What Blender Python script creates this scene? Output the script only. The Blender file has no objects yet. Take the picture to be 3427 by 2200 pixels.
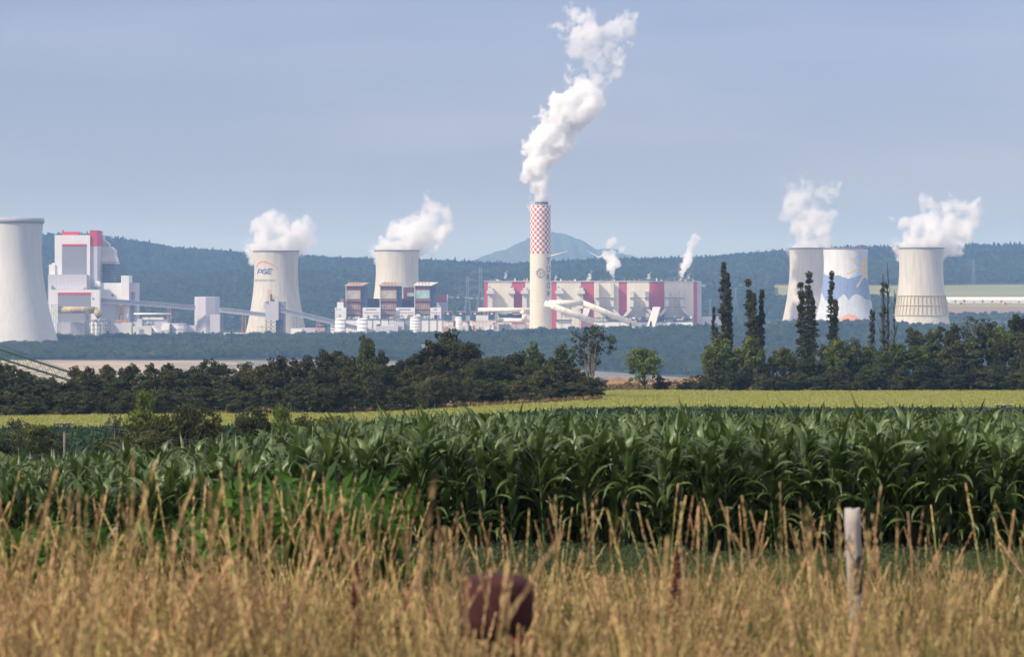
import bpy, bmesh, math, random
import numpy as np
from mathutils import Vector, Matrix

SC = bpy.context.scene
COL = SC.collection
F = 10000.0      # focal length in photo pixels (photo 3427 wide)
CX = 1713.5      # photo column straight ahead
H0 = 1000.0      # photo row of the horizon
R = math.radians

# ------------------------------------------------------------------ camera
cam_d = bpy.data.cameras.new('camera')
cam = bpy.data.objects.new('camera', cam_d)
COL.objects.link(cam)
cam.location = (0, 0, 0)
cam.rotation_euler = (R(90), 0, 0)
cam_d.sensor_fit = 'HORIZONTAL'
cam_d.sensor_width = 36.0
cam_d.lens = 36.0 * F / 3427.0
cam_d.shift_y = -100.0 / 3427.0
cam_d.clip_start = 0.5
cam_d.clip_end = 80000
cam_d.dof.use_dof = True
cam_d.dof.focus_distance = 400.0
cam_d.dof.aperture_fstop = 4.8
SC.camera = cam

# ------------------------------------------------------------------ sky, sun
SUN_EL, SUN_AZ = 40.0, -122.0          # azimuth measured clockwise from +Y (the view direction)
sv = Vector((math.sin(R(SUN_AZ)) * math.cos(R(SUN_EL)), math.cos(R(SUN_AZ)) * math.cos(R(SUN_EL)), math.sin(R(SUN_EL))))
world = bpy.data.worlds.new("World")
SC.world = world
world.use_nodes = True
wn, wl = world.node_tree.nodes, world.node_tree.links
wn.clear()
sky = wn.new('ShaderNodeTexSky')
sky.sky_type = 'NISHITA'
sky.sun_disc = False
sky.sun_elevation = R(SUN_EL)
sky.sun_rotation = R(SUN_AZ)
sky.air_density = 1.0
sky.dust_density = 1.6
sky.ozone_density = 2.0
tc = wn.new('ShaderNodeTexCoord')
mp = wn.new('ShaderNodeMapping'); mp.inputs['Scale'].default_value = (3.0, 3.0, 22.0)
nz = wn.new('ShaderNodeTexNoise'); nz.inputs['Scale'].default_value = 2.2; nz.inputs['Detail'].default_value = 4
rp = wn.new('ShaderNodeMapRange'); rp.inputs[1].default_value = 0.42; rp.inputs[2].default_value = 0.78
rp.inputs[3].default_value = 0.0; rp.inputs[4].default_value = 0.20
mx = wn.new('ShaderNodeMix'); mx.data_type = 'RGBA'
tint = wn.new('ShaderNodeMix'); tint.data_type = 'RGBA'; tint.blend_type = 'MULTIPLY'; tint.inputs[0].default_value = 1.0
tint.inputs[7].default_value = (0.87, 0.80, 1.13, 1)
bg = wn.new('ShaderNodeBackground'); bg.inputs['Strength'].default_value = 0.085
wo = wn.new('ShaderNodeOutputWorld')
wl.new(tc.outputs['Generated'], mp.inputs[0]); wl.new(mp.outputs[0], nz.inputs['Vector'])
wl.new(nz.outputs[0], rp.inputs[0]); wl.new(rp.outputs[0], mx.inputs[0])
wl.new(sky.outputs[0], tint.inputs[6])
wl.new(tint.outputs[2], mx.inputs[6]); mx.inputs[7].default_value = (6.2, 6.2, 6.8, 1)
# cloud-like brightening added overhead, out of view, to lift the fill light
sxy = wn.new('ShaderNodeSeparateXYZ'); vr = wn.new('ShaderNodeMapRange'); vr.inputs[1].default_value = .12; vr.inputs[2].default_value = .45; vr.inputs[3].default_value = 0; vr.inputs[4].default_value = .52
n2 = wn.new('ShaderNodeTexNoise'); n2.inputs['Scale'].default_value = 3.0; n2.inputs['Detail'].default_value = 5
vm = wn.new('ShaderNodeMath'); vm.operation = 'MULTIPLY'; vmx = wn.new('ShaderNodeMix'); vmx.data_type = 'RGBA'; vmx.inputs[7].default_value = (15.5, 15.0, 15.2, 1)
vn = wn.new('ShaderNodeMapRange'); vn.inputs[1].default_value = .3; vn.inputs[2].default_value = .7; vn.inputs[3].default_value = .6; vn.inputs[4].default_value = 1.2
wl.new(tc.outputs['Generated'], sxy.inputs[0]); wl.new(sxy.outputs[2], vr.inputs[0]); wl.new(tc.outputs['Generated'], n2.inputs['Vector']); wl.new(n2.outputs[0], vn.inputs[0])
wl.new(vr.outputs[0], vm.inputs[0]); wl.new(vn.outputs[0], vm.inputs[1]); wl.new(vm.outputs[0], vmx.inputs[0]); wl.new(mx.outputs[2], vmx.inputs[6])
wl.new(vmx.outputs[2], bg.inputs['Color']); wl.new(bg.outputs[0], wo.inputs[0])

sun_d = bpy.data.lights.new('sun', 'SUN')
sun_d.energy = 3.7; sun_d.angle = R(0.5); sun_d.color = (1.0, 0.93, 0.82)
sun = bpy.data.objects.new('sun', sun_d); COL.objects.link(sun)
sun.rotation_euler = sv.to_track_quat('Z', 'Y').to_euler()
sun.location = sv * 100

SC.view_settings.view_transform = 'Standard'
SC.view_settings.look = 'None'
SC.view_settings.exposure = 0.28
SC.view_settings.gamma = 1.0
SC.render.engine = 'CYCLES'
cy = SC.cycles
cy.max_bounces = 24; cy.diffuse_bounces = 3; cy.glossy_bounces = 1; cy.transmission_bounces = 3
cy.transparent_max_bounces = 12; cy.volume_bounces = 16
cy.use_denoising = True
cy.volume_step_rate = 1.0; cy.volume_max_steps = 200
cy.caustics_reflective = False; cy.caustics_refractive = False

# ------------------------------------------------------------------ helpers
def P(px, py, d):
    return Vector(((px - CX) / F * d, d, (H0 - py) / F * d))

def link(o, parent=None):
    COL.objects.link(o)
    if parent is not None: o.parent = parent
    return o

def tag(o, label=None, cat=None, group=None, kind=None):
    if label: o['label'] = label
    if cat: o['category'] = cat
    if group: o['group'] = group
    if kind: o['kind'] = kind
    return o

def thing(name, loc, label, cat, group=None):
    o = bpy.data.objects.new(name, None)
    o.location = loc; o.empty_display_size = 1
    link(o); return tag(o, label, cat, group)

def copy_tree(o, parent=None):
    c = o.copy(); COL.objects.link(c); c.parent = parent
    for ch in o.children: copy_tree(ch, c)
    return c

class MB:
    """collects boxes, bars, tubes ... in world coordinates and links them as one mesh object"""
    def __init__(s): s.v = []; s.f = []; s.m = []; s.sm = []
    def add(s, vs, fs, mi=0, smooth=False):
        b = len(s.v); s.v += [tuple(v) for v in vs]
        for f in fs: s.f.append(tuple(b + i for i in f)); s.m.append(mi); s.sm.append(smooth)
        return s
    def box(s, x0, x1, y0, y1, z0, z1, mi=0):
        vs = [(x0,y0,z0),(x1,y0,z0),(x1,y1,z0),(x0,y1,z0),(x0,y0,z1),(x1,y0,z1),(x1,y1,z1),(x0,y1,z1)]
        return s.add(vs, [(0,1,5,4),(1,2,6,5),(2,3,7,6),(3,0,4,7),(4,5,6,7),(3,2,1,0)], mi)
    def pbox(s, px0, px1, py0, py1, d, dep, mi=0):
        a = P(px0, py1, d); b = P(px1, py0, d)
        return s.box(a.x, b.x, d, d + dep, a.z, b.z, mi)
    def prism(s, pts, d0, d1, mi=0, smooth=False):
        """outline pts (x,z) extruded from y=d0 to y=d1"""
        n = len(pts)
        vs = [(x, d0, z) for x, z in pts] + [(x, d1, z) for x, z in pts]
        s.add(vs, [tuple(range(n))[::-1], tuple(range(n, 2*n))] + [(i, (i+1) % n, n + (i+1) % n, n + i) for i in range(n)], mi, smooth)
        return s
    def pprism(s, pp, d, dep, mi=0):
        return s.prism([(P(x, y, d).x, P(x, y, d).z) for x, y in pp], d, d + dep, mi)
    def tube(s, a, b, r, n=6, r2=None, mi=0, caps=True):
        a = Vector(a); b = Vector(b); r2 = r if r2 is None else r2
        t = (b - a)
        if t.length < 1e-6: return s
        q = t.to_track_quat('Z', 'Y')
        vs = []
        for p, rr in ((a, r), (b, r2)):
            for i in range(n):
                an = 2*math.pi*(i+.5)/n
                vs.append(p + q @ Vector((math.cos(an)*rr, math.sin(an)*rr, 0)))
        fs = [(i, (i+1) % n, n + (i+1) % n, n + i) for i in range(n)]
        if caps: fs += [tuple(range(n))[::-1], tuple(range(n, 2*n))]
        return s.add(vs, fs, mi, n > 6)
    def path(s, pts, r, n=8, mi=0):
        for a, b in zip(pts[:-1], pts[1:]): s.tube(a, b, r, n, mi=mi)
        return s
    def lathe(s, c, prof, n=48, mi=0, smooth=True, mfun=None, caps=False):
        b = []
        for r, z in prof:
            for i in range(n):
                an = 2*math.pi*i/n
                b.append((c[0] + math.cos(an)*r, c[1] + math.sin(an)*r, z))
        base = len(s.v); s.v += b
        for k in range(len(prof)-1):
            for i in range(n):
                j = (i+1) % n
                q = (base+k*n+i, base+k*n+j, base+(k+1)*n+j, base+(k+1)*n+i)
                s.f.append(q); s.sm.append(smooth)
                if mfun:
                    cc = [sum(s.v[w][t] for w in q)/4 for t in range(3)]
                    s.m.append(mfun(cc))
                else: s.m.append(mi)
        if caps:
            s.f.append(tuple(base + i for i in range(n))[::-1]); s.m.append(mi); s.sm.append(False)
            k = len(prof)-1
            s.f.append(tuple(base + k*n + i for i in range(n))); s.m.append(mi); s.sm.append(False)
        return s
    def build(s, name, mats, parent=None, origin=None):
        if not isinstance(mats, (list, tuple)): mats = [mats]
        L = Vector(origin) if origin is not None else (world_loc(parent) if parent is not None else Vector((0, 0, 0)))
        me = bpy.data.meshes.new(name)
        me.from_pydata([(v[0]-L.x, v[1]-L.y, v[2]-L.z) for v in s.v], [], s.f)
        for m in mats: me.materials.append(m)
        me.polygons.foreach_set('material_index', s.m)
        me.polygons.foreach_set('use_smooth', s.sm)
        me.update()
        o = bpy.data.objects.new(name, me)
        if parent is None and origin is not None: o.location = L
        return link(o, parent)

def world_loc(o):
    L = Vector((0, 0, 0))
    while o is not None: L = L + o.location; o = o.parent
    return L

def np_mesh(name, V, Q, mats, mi=None, smooth=False):
    """fast mesh from numpy: V (n,3), Q (m,k)"""
    me = bpy.data.meshes.new(name)
    k = Q.shape[1]
    me.vertices.add(len(V)); me.vertices.foreach_set('co', V.astype(np.float32).ravel())
    me.loops.add(Q.size); me.loops.foreach_set('vertex_index', Q.astype(np.int32).ravel())
    me.polygons.add(len(Q))
    me.polygons.foreach_set('loop_start', np.arange(0, Q.size, k, dtype=np.int32))
    me.polygons.foreach_set('loop_total', np.full(len(Q), k, dtype=np.int32))
    if mi is not None: me.polygons.foreach_set('material_index', np.asarray(mi, dtype=np.int32))
    me.polygons.foreach_set('use_smooth', np.full(len(Q), smooth))
    for m in mats: me.materials.append(m)
    me.update(calc_edges=True)
    return me

# ------------------------------------------------------------------ materials
def mat(name, col, rough=0.8, var=0.12, vscale=0.3, stretch=(1, 1, 1), ribs=None, streak=0.0, bump=0.0, spec=0.3, col2=None, v2=(0.4, 0.6), trans=None, rand=0.0, metal=0.0, detail=5):
    m = bpy.data.materials.new(name); m.use_nodes = True
    n, l = m.node_tree.nodes, m.node_tree.links
    b = n['Principled BSDF']; out = n['Material Output']
    b.inputs['Roughness'].default_value = rough
    b.inputs['Specular IOR Level'].default_value = spec
    b.inputs['Metallic'].default_value = metal
    c = n.new('ShaderNodeTexCoord')
    mpn = n.new('ShaderNodeMapping'); mpn.inputs['Scale'].default_value = stretch
    t = n.new('ShaderNodeTexNoise'); t.inputs['Scale'].default_value = vscale; t.inputs['Detail'].default_value = detail
    l.new(c.outputs['Object'], mpn.inputs[0]); l.new(mpn.outputs[0], t.inputs['Vector'])
    mr = n.new('ShaderNodeMapRange')
    mr.inputs[1].default_value = v2[0] if col2 else 0.3; mr.inputs[2].default_value = v2[1] if col2 else 0.7
    l.new(t.outputs[0], mr.inputs[0])
    mxn = n.new('ShaderNodeMix'); mxn.data_type = 'RGBA'
    l.new(mr.outputs[0], mxn.inputs[0])
    a = tuple(max(0, x*(1-var)) for x in col) + (1,)
    bb = (tuple(col2) if col2 else tuple(min(1, x*(1+var)) for x in col)) + (1,)
    mxn.inputs[6].default_value = a; mxn.inputs[7].default_value = bb
    cur = mxn.outputs[2]
    def mul(cur, fac):
        q = n.new('ShaderNodeMix'); q.data_type = 'RGBA'; q.blend_type = 'MULTIPLY'; q.inputs[0].default_value = 1
        l.new(cur, q.inputs[6]); l.new(fac, q.inputs[7]); return q.outputs[2]
    if streak:
        m2 = n.new('ShaderNodeMapping'); m2.inputs['Scale'].default_value = (0.35, 0.35, 0.018)
        t2 = n.new('ShaderNodeTexNoise'); t2.inputs['Scale'].default_value = 1.0; t2.inputs['Detail'].default_value = 3
        l.new(c.outputs['Object'], m2.inputs[0]); l.new(m2.outputs[0], t2.inputs['Vector'])
        r2 = n.new('ShaderNodeMapRange'); r2.inputs[1].default_value = .35; r2.inputs[2].default_value = .6
        r2.inputs[3].default_value = 1 - streak; r2.inputs[4].default_value = 1
        l.new(t2.outputs[0], r2.inputs[0]); cur = mul(cur, r2.outputs[0])
    if ribs:                                     # (spacing, darkness): panel joints across x and y
        sx = n.new('ShaderNodeSeparateXYZ'); l.new(c.outputs['Object'], sx.inputs[0])
        ad = n.new('ShaderNodeMath'); ad.operation = 'ADD'; l.new(sx.outputs[ribs[2] if len(ribs) > 2 else 0], ad.inputs[0])
        if len(ribs) > 2: ad.inputs[1].default_value = 0
        else: l.new(sx.outputs[1], ad.inputs[1])
        dv = n.new('ShaderNodeMath'); dv.operation = 'DIVIDE'; l.new(ad.outputs[0], dv.inputs[0]); dv.inputs[1].default_value = ribs[0]
        fr = n.new('ShaderNodeMath'); fr.operation = 'FRACT'; l.new(dv.outputs[0], fr.inputs[0])
        lt = n.new('ShaderNodeMath'); lt.operation = 'LESS_THAN'; l.new(fr.outputs[0], lt.inputs[0]); lt.inputs[1].default_value = 0.16
        m3 = n.new('ShaderNodeMath'); m3.operation = 'MULTIPLY_ADD'; l.new(lt.outputs[0], m3.inputs[0]); m3.inputs[1].default_value = -ribs[1]; m3.inputs[2].default_value = 1
        cur = mul(cur, m3.outputs[0])
    if rand:
        oi = n.new('ShaderNodeObjectInfo')
        hs = n.new('ShaderNodeHueSaturation')
        r3 = n.new('ShaderNodeMapRange'); r3.inputs[3].default_value = 1 - rand; r3.inputs[4].default_value = 1 + rand
        r4 = n.new('ShaderNodeMapRange'); r4.inputs[3].default_value = 0.5 - rand*.06; r4.inputs[4].default_value = 0.5 + rand*.05
        ml = n.new('ShaderNodeMath'); ml.operation = 'MULTIPLY'; l.new(oi.outputs['Random'], ml.inputs[0]); ml.inputs[1].default_value = 7.31
        fr = n.new('ShaderNodeMath'); fr.operation = 'FRACT'; l.new(ml.outputs[0], fr.inputs[0])
        l.new(oi.outputs['Random'], r3.inputs[0]); l.new(fr.outputs[0], r4.inputs[0])
        l.new(r3.outputs[0], hs.inputs['Value']); l.new(r4.outputs[0], hs.inputs['Hue']); l.new(cur, hs.inputs['Color'])
        cur = hs.outputs[0]
    l.new(cur, b.inputs['Base Color'])
    if bump:
        bp = n.new('ShaderNodeBump'); bp.inputs['Strength'].default_value = 1; bp.inputs['Distance'].default_value = bump
        l.new(t.outputs[0], bp.inputs['Height']); l.new(bp.outputs[0], b.inputs['Normal'])
    if trans:
        tr = n.new('ShaderNodeBsdfTranslucent'); ms = n.new('ShaderNodeMixShader'); ms.inputs[0].default_value = trans
        l.new(cur, tr.inputs[0]); l.new(b.outputs[0], ms.inputs[1]); l.new(tr.outputs[0], ms.inputs[2]); l.new(ms.outputs[0], out.inputs[0])
    return m

M = {}
M['white'] = mat('white_cladding', (.74, .74, .74), .7, .06, .05, ribs=(6, .06))
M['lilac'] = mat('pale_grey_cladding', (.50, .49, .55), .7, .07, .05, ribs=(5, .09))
M['panel'] = mat('grey_panel', (.25, .255, .30), .6, .06, .04, ribs=(4, .08))
M['red'] = mat('crimson_cladding', (.55, .03, .07), .6, .06, .05, ribs=(4, .08))
M['bred'] = mat('hall_red_cladding', (.44, .075, .10), .7, .08, .04, ribs=(5, .06))
M['cream'] = mat('cream_cladding', (.69, .65, .555), .75, .06, .04, streak=.06, ribs=(6, .05))
M['duct'] = mat('duct_metal', (.62, .61, .58), .6, .08, .08)
M['pipe'] = mat('cream_pipe_metal', (.76, .72, .62), .5, .07, .1, ribs=(9, .12))
M['ypipe'] = mat('ochre_pipe', (.42, .33, .16), .6, .15, .1, ribs=(6, .12))
M['bright'] = mat('bright_white_sheet', (.85, .84, .80), .5, .03, .05)
M['dark'] = mat('dark_steel', (.045, .05, .06), .6, .2, .2)
M['midsteel'] = mat('steel_grey', (.16, .18, .22), .6, .2, .2)
M['truss'] = mat('bridge_steel', (.42, .44, .50), .6, .1, .2)
M['truss_in'] = mat('bridge_inner_sheet', (.30, .33, .40), .7, .1, .1, ribs=(3, .35, 0))
M['orange'] = mat('rusty_orange_steel', (.45, .20, .08), .7, .2, .3)
M['brownred'] = mat('oxide_red_wall', (.16, .035, .03), .8, .25, .08, ribs=(5, .25))
M['darkblue'] = mat('slate_blue_wall', (.05, .07, .11), .8, .2, .1, ribs=(5, .2))
M['roofbrown'] = mat('weathered_roof_sheet', (.36, .25, .18), .8, .15, .1)
M['roofgrey'] = mat('pale_roof_sheet', (.55, .53, .50), .8, .1, .1)
M['gal'] = mat('open_gallery_wall', (.46, .42, .34), .8, .25, .15, ribs=(2.2, .65))
M['galteal'] = mat('open_gallery_wall_teal', (.36, .50, .45), .8, .25, .15, ribs=(2.2, .6))
M['lath'] = mat('gallery_columns', (.30, .20, .17), .8, .3, .2, ribs=(3.1, .75))
M['ledge'] = mat('ochre_ledge', (.42, .33, .16), .8, .1, .2)
M['concrete'] = mat('tower_concrete', (.54, .515, .45), .9, .08, .06, stretch=(1, 1, .3), streak=.15, ribs=(3.2, .08, 2))
M['concrete_new'] = mat('new_tower_concrete', (.60, .59, .57), .9, .05, .05, stretch=(1, 1, .3), streak=.08)
M['rim'] = mat('tower_rim', (.20, .19, .20), .9, .1, .2)
M['rimgrey'] = mat('tower_rim_grey', (.38, .37, .38), .9, .1, .2)
M['logo_blue'] = mat('logo_blue', (.05, .08, .22), .8, .1, .1)
M['logo_or'] = mat('logo_orange', (.75, .22, .10), .8, .1, .1)
M['letter'] = mat('letter_grey', (.10, .12, .19), .8, .1, .1)
M['gold'] = mat('emblem_gold', (.50, .34, .12), .8, .1, .1)
M['lettersoft'] = mat('small_letter_grey', (.28, .28, .30), .8, .1, .1)
M['mural_blue'] = mat('mural_dark_blue', (.20, .26, .43), .9, .12, .05, streak=.15)
M['mural_sky'] = mat('mural_pale_blue', (.42, .52, .74), .9, .1, .05, streak=.08)
M['mural_white'] = mat('mural_white', (.64, .65, .67), .9, .07, .05, streak=.12)
M['mural_pale'] = mat('mural_pale_mountain', (.52, .56, .62), .9, .12, .04, streak=.15)
M['mural_sun'] = mat('mural_sun_yellow', (.60, .50, .28), .9, .08, .05)
M['mural_or'] = mat('mural_orange', (.62, .33, .21), .9, .08, .05)
M['ring'] = mat('girdle_ochre', (.50, .42, .22), .9, .1, .2)
M['sand_grey'] = mat('pit_grey_clay', (.29, .245, .205), .95, .2, .03, stretch=(.5, .8, 6), col2=(.16, .15, .13), v2=(.40,.58), bump=14, detail=9)
M['sand'] = mat('pit_sand', (.46, .36, .25), .95, .2, .03, stretch=(.4, .8, 6), col2=(.25, .21, .17), v2=(.44,.62), bump=12, detail=9)
M['soil'] = mat('bare_soil', (.07, .06, .03), .95, .25, .4, bump=.3)
M['brown_earth'] = mat('dug_brown_earth', (.42, .25, .13), .95, .3, .5, col2=(.20, .13, .07), v2=(.45, .6), bump=1.5, detail=8)
M['wheat'] = mat('ripening_wheat', (.34, .35, .085), .9, .10, .02, stretch=(1, .3, 1), col2=(.25, .26, .085), v2=(.35, .7), bump=.2, detail=10)
M['crop'] = mat('green_crop_ground', (.05, .10, .045), .9, .3, .6, bump=.5)
M['meadow'] = mat('meadow_ground', (.11, .10, .045), .95, .3, .8, col2=(.05, .07, .025), v2=(.45, .6), bump=.1)
M['floor'] = mat('forest_floor', (.045, .06, .03), .95, .3, .05)
M['yard'] = mat('plant_yard', (.36, .34, .31), .9, .15, .02)
M['field_far'] = mat('far_olive_field', (.19, .21, .08), .95, .12, .006, stretch=(.3, 1, 1), col2=(.25, .22, .10), v2=(.4, .65))
M['field_brown'] = mat('far_brown_field', (.21, .15, .11), .95, .1, .01)
M['mountain'] = mat('mountain_forest', (.05, .07, .045), .95, .2, .003, bump=20)
# ------------------------------------------------------------------ terrain
def ip(x, xs, ys): return np.interp(x, xs, ys)
CREST_U = [-3000,-400,0,150,330,400,470,600,650,700,850,1000,1180,1300,1500,1600,1750,1850,1950,2050,2280,2340,2550,2640,2870,3100,3230,3290,3427,3800,7000]
CREST_R = [850,815,790,779,783,788,800,833,821,829,848,852,868,868,872,880,889,889,872,870,868,856,848,836,824,826,815,799,820,835,880]
BELT_U = [-3000,0,600,1000,1500,1700,2000,2300,2500,2950,3100,3427,7000]
BELT_R = [1122,1122,1112,1112,1106,1101,1090,1086,1069,1066,1080,1074,1074]
EDGE_U = [-3000,0,700,1250,1700,2000,2230,2400,2800,3427,7000]
EDGE_R = [1204,1206,1207,1206,1225,1244,1261,1272,1284,1272,1272]
CORN_U = [-3000,0,300,600,900,1150,1400,3427,7000]
CORN_R = [1548,1540,1524,1498,1461,1416,1396,1392,1392]
U = np.array([-4000,-2000,-800,0,300,600,900,1150,1400,1700,2000,2300,2640,2900,3100,3427,4200,5500,7500], float)
lft = ip(U, [0, 1200, 2000, 3427], [1, .75, .1, 0])        # 1 on the left side, 0 on the right
T = ip(U, CORN_U, CORN_R)
zr = lambda row, d: -(row - H0)/F*d
rt = ip(U, [2000, 2640], [0, 1])
crest = ip(U, CREST_U, CREST_R)
E = ip(U, EDGE_U, EDGE_R); B = ip(U, BELT_U, BELT_R)
zplant = zr(B + 30, 3850)
TAB = []
TAB.append((2, np.full(len(U), -1.68)))
TAB.append((10, -2.1 - .05*lft))
TAB.append((20, -2.62 - .12*lft))
TAB.append((32, -3.2 - .25*lft))
TAB.append((42, zr(T + 30, 42) - 1.85))
TAB.append((60, zr(T + 2, 60) - 1.85))
TAB.append((85, zr(T, 85) - 1.85))
TAB.append((112, zr(T + 4, 112) - 1.85))
TAB.append((135, zr(T + 60, 135) - 1.9))
TAB.append((200, -12.3 + .2*lft))
TAB.append((250, -12.6 - .1*lft))
TAB.append((300, -12.0 - 2.2*lft))
TAB.append((400, -14.3 - 2.3*lft))
TAB.append((450, -15.3 - 2.6*lft))
TAB.append((600, -18.6 - 1.9*lft))
TAB.append((690, -22.5 - 1.0*lft))
TAB.append((780, -45 + 0*lft))
TAB.append((1100, -120 + 0*lft))
TAB.append((2500, -125 + 0*lft))
TAB.append((2930, zr(E + 75, 2930)))
TAB.append((3150, zr(E, 3150)))
TAB.append((3850, zplant))
TAB.append((4400, zplant + 1))
rows = {4600: (1085, 1050), 4700: (1055, 1027), 4830: (1030, 1003), 5000: (1000, 984), 5300: (955, 953), 5600: (932, 928), 5900: (918, 902)}
for d, (a, b) in rows.items():
    if d == 5600: a = 930
    TAB.append((d, zr(a*(1-rt) + b*rt, d)))
TAB.append((6300, zr(crest*.55 + 905*.45 + 10, 6300)))
TAB.append((6800, zr(crest + 19, 6800)))
TAB.append((7200, zr(crest + 30, 7200)))
TAB.append((9000, np.full(len(U), 20.0)))
TAB.append((30000, np.full(len(U), 0.0)))
TD = np.log(np.array([t[0] for t in TAB], float)); TZ = np.array([t[1] for t in TAB])

def zfun(x, y):
    x = np.asarray(x, float); y = np.asarray(y, float)
    yy = np.maximum(y, 2.0)
    u = np.clip(x/np.maximum(y, 9.0)*F + CX, U[0], U[-1])
    ld = np.clip(np.log(yy), TD[0], TD[-1])
    i = np.clip(np.searchsorted(TD, ld) - 1, 0, len(TD)-2)
    t = (ld - TD[i])/(TD[i+1]-TD[i])
    j = np.clip(np.searchsorted(U, u) - 1, 0, len(U)-2)
    s = (u - U[j])/(U[j+1]-U[j])
    z = (TZ[i, j]*(1-s) + TZ[i, j+1]*s)*(1-t) + (TZ[i+1, j]*(1-s) + TZ[i+1, j+1]*s)*t
    def wob(sc, ph):
        return (np.sin(x/sc + ph) * np.cos(y/sc*1.13 + 2*ph) + .6*np.sin(x/sc*2.3 + y/sc*1.7 + ph*3) + .4*np.cos(x/sc*4.1 - y/sc*3.7 + ph))/2
    z = z + wob(3.0, 1.0)*.05*np.clip((y-3)/10, 0, 1)*(y < 130)
    z = z + wob(40, 2.0)*.25*np.clip((y-120)/100, 0, 1)
    a = np.clip((y-4700)/600, 0, 1)
    z = z + wob(160, .5)*7*a*(1 - .8*((u > 2250) & (y < 5400))) + wob(60, 4)*2.5*a*(1 - .9*((u > 2250) & (y < 5400)))
    z = z + wob(55, 3)*2.0*((y > 3150) & (y < 3800)) + wob(30, 1.7)*4*((y > 700) & (y < 3100))
    # low heaps of dug earth on the pit's near lip
    lip = np.exp(-((y-652)/22.0)**2)*np.clip((u-1900)/150, 0, 1)
    z = z + lip*(3.2 + .5*np.sin(x/5.0)*np.cos(y/6.0) + .35*np.sin(x/2.3+1+y/3) + .35*np.sin(x/1.1+y/2) + .25*np.sin(x*1.9-y))
    return z

def gz(x, y): return float(zfun(np.array([x]), np.array([y]))[0])
def gpt(u, d):
    x = (u - CX)/F*d
    return Vector((x, d, gz(x, d)))

ds = [-40, -10, 0, 3, 6]
d = 8.0
while d < 130: ds.append(d); d *= 1.05
while d < 600: ds.append(d); d *= 1.03
while d < 720: ds.append(d); d += 3
while d < 2900: ds.append(d); d *= 1.05
while d < 7300: ds.append(d); d += 28
while d < 30000: ds.append(d); d *= 1.15
ds = sorted(ds + [40, 114, 300, 455, 615, 700, 3150, 3880, 4440, 4600, 4700, 4860, 5290])
tt = np.concatenate([np.linspace(-1.1, -.22, 26, endpoint=False), np.linspace(-.22, .22, 380, endpoint=False), np.linspace(.22, 1.1, 27)])
DS = np.array(ds)
X = tt[None, :]*(DS[:, None] + 60); Y = np.repeat(DS[:, None], len(tt), 1)
Zg = zfun(X, Y)
nr, nc = X.shape
ri, ci = np.meshgrid(np.arange(nr-1), np.arange(nc-1), indexing='ij')
Q = np.stack([ri*nc+ci, ri*nc+ci+1, (ri+1)*nc+ci+1, (ri+1)*nc+ci], -1).reshape(-1, 4)
V = np.stack([X, Y, Zg], -1).reshape(-1, 3)
cen = V[Q].mean(1); cy_ = cen[:, 1]; cu = cen[:, 0]/np.maximum(cy_, 9)*F + CX
zone = np.full(len(Q), -1)
zone[cy_ < 40] = 0
zone[(cy_ >= 40) & (cy_ < 114)] = 1
zone[(cy_ >= 114) & (cy_ < 300)] = 2
wend = np.where(cu < 2010, 455, 615)
zone[(cy_ >= 300) & (cy_ < wend)] = 3
zone[(cy_ >= wend) & (cy_ < 700)] = 4
zone[(cy_ >= 700) & (cy_ < 3150)] = 5
zone[(cy_ >= 700) & (cy_ < 3150) & (cu > 640 + 150*np.sin(cy_/37) + 80*np.sin(cy_/11) + (cen[:, 2] + 70)*9)] = 13
zone[(cy_ >= 3150) & (cy_ < 3880)] = 6
zone[(cy_ >= 3880) & (cy_ < 4440)] = 7
zone[(cy_ >= 4440) & (cy_ < 9000)] = 8
zone[cy_ >= 9000] = 9
far_f = ((cu > 2600) & (cy_ > 4860) & (cy_ < 5290)) | ((cu > 2250) & (cu <= 2600) & (cy_ > 5200) & (cy_ < 5290)) | ((cu > 1470) & (cu < 1660) & (cy_ > 4940) & (cy_ < 5030))
zone[far_f] = 10
zone[(cu > 3050) & (cy_ > 4600) & (cy_ < 4700)] = 11
zone[(cu > 3050) & (cy_ >= 4700) & (cy_ < 4860)] = 12
M['plowed'] = M['field_brown']
ZN = [('meadow', 'meadow', 'rough dry meadow ground under the tall grass'), ('maize_field_soil', 'soil', 'soil of the maize field'),
      ('green_crop_field', 'crop', 'dark green crop field in the dip behind the maize'), ('wheat_field', 'wheat', 'flat yellow green field of ripening grain'),
      ('earth_bank', 'brown_earth', 'dug brown earth along the near lip of the open pit'), ('open_pit', 'sand', 'pale sandy slopes of the open-cast pit'),
      ('wooded_slope_ground', 'floor', 'ground of the wooded slope before the power plant'), ('plant_yard', 'yard', 'yard the power plant stands on'),
      ('hillside_ground', 'floor', 'ground of the wooded hills behind the plant'), ('far_plain', 'floor', 'distant plain before the mountain'),
      ('hill_field', 'field_far', 'pale olive field below the wooded ridge'), ('brown_field', 'field_brown', 'bare brown field below the long greenhouse'), ('greenhouse_terrace', 'field_far', 'terrace the greenhouse stands on'), ('pit_clay_slope', 'sand_grey', 'greyer clay slopes of the open-cast pit')]
for zi, (nm, mk, lb) in enumerate(ZN):
    sel = Q[zone == zi]
    if not len(sel): continue
    used, inv = np.unique(sel, return_inverse=True)
    o = bpy.data.objects.new(nm, np_mesh(nm, V[used], inv.reshape(sel.shape), [M[mk]], smooth=True))
    tag(link(o), lb, kind='structure')

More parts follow.
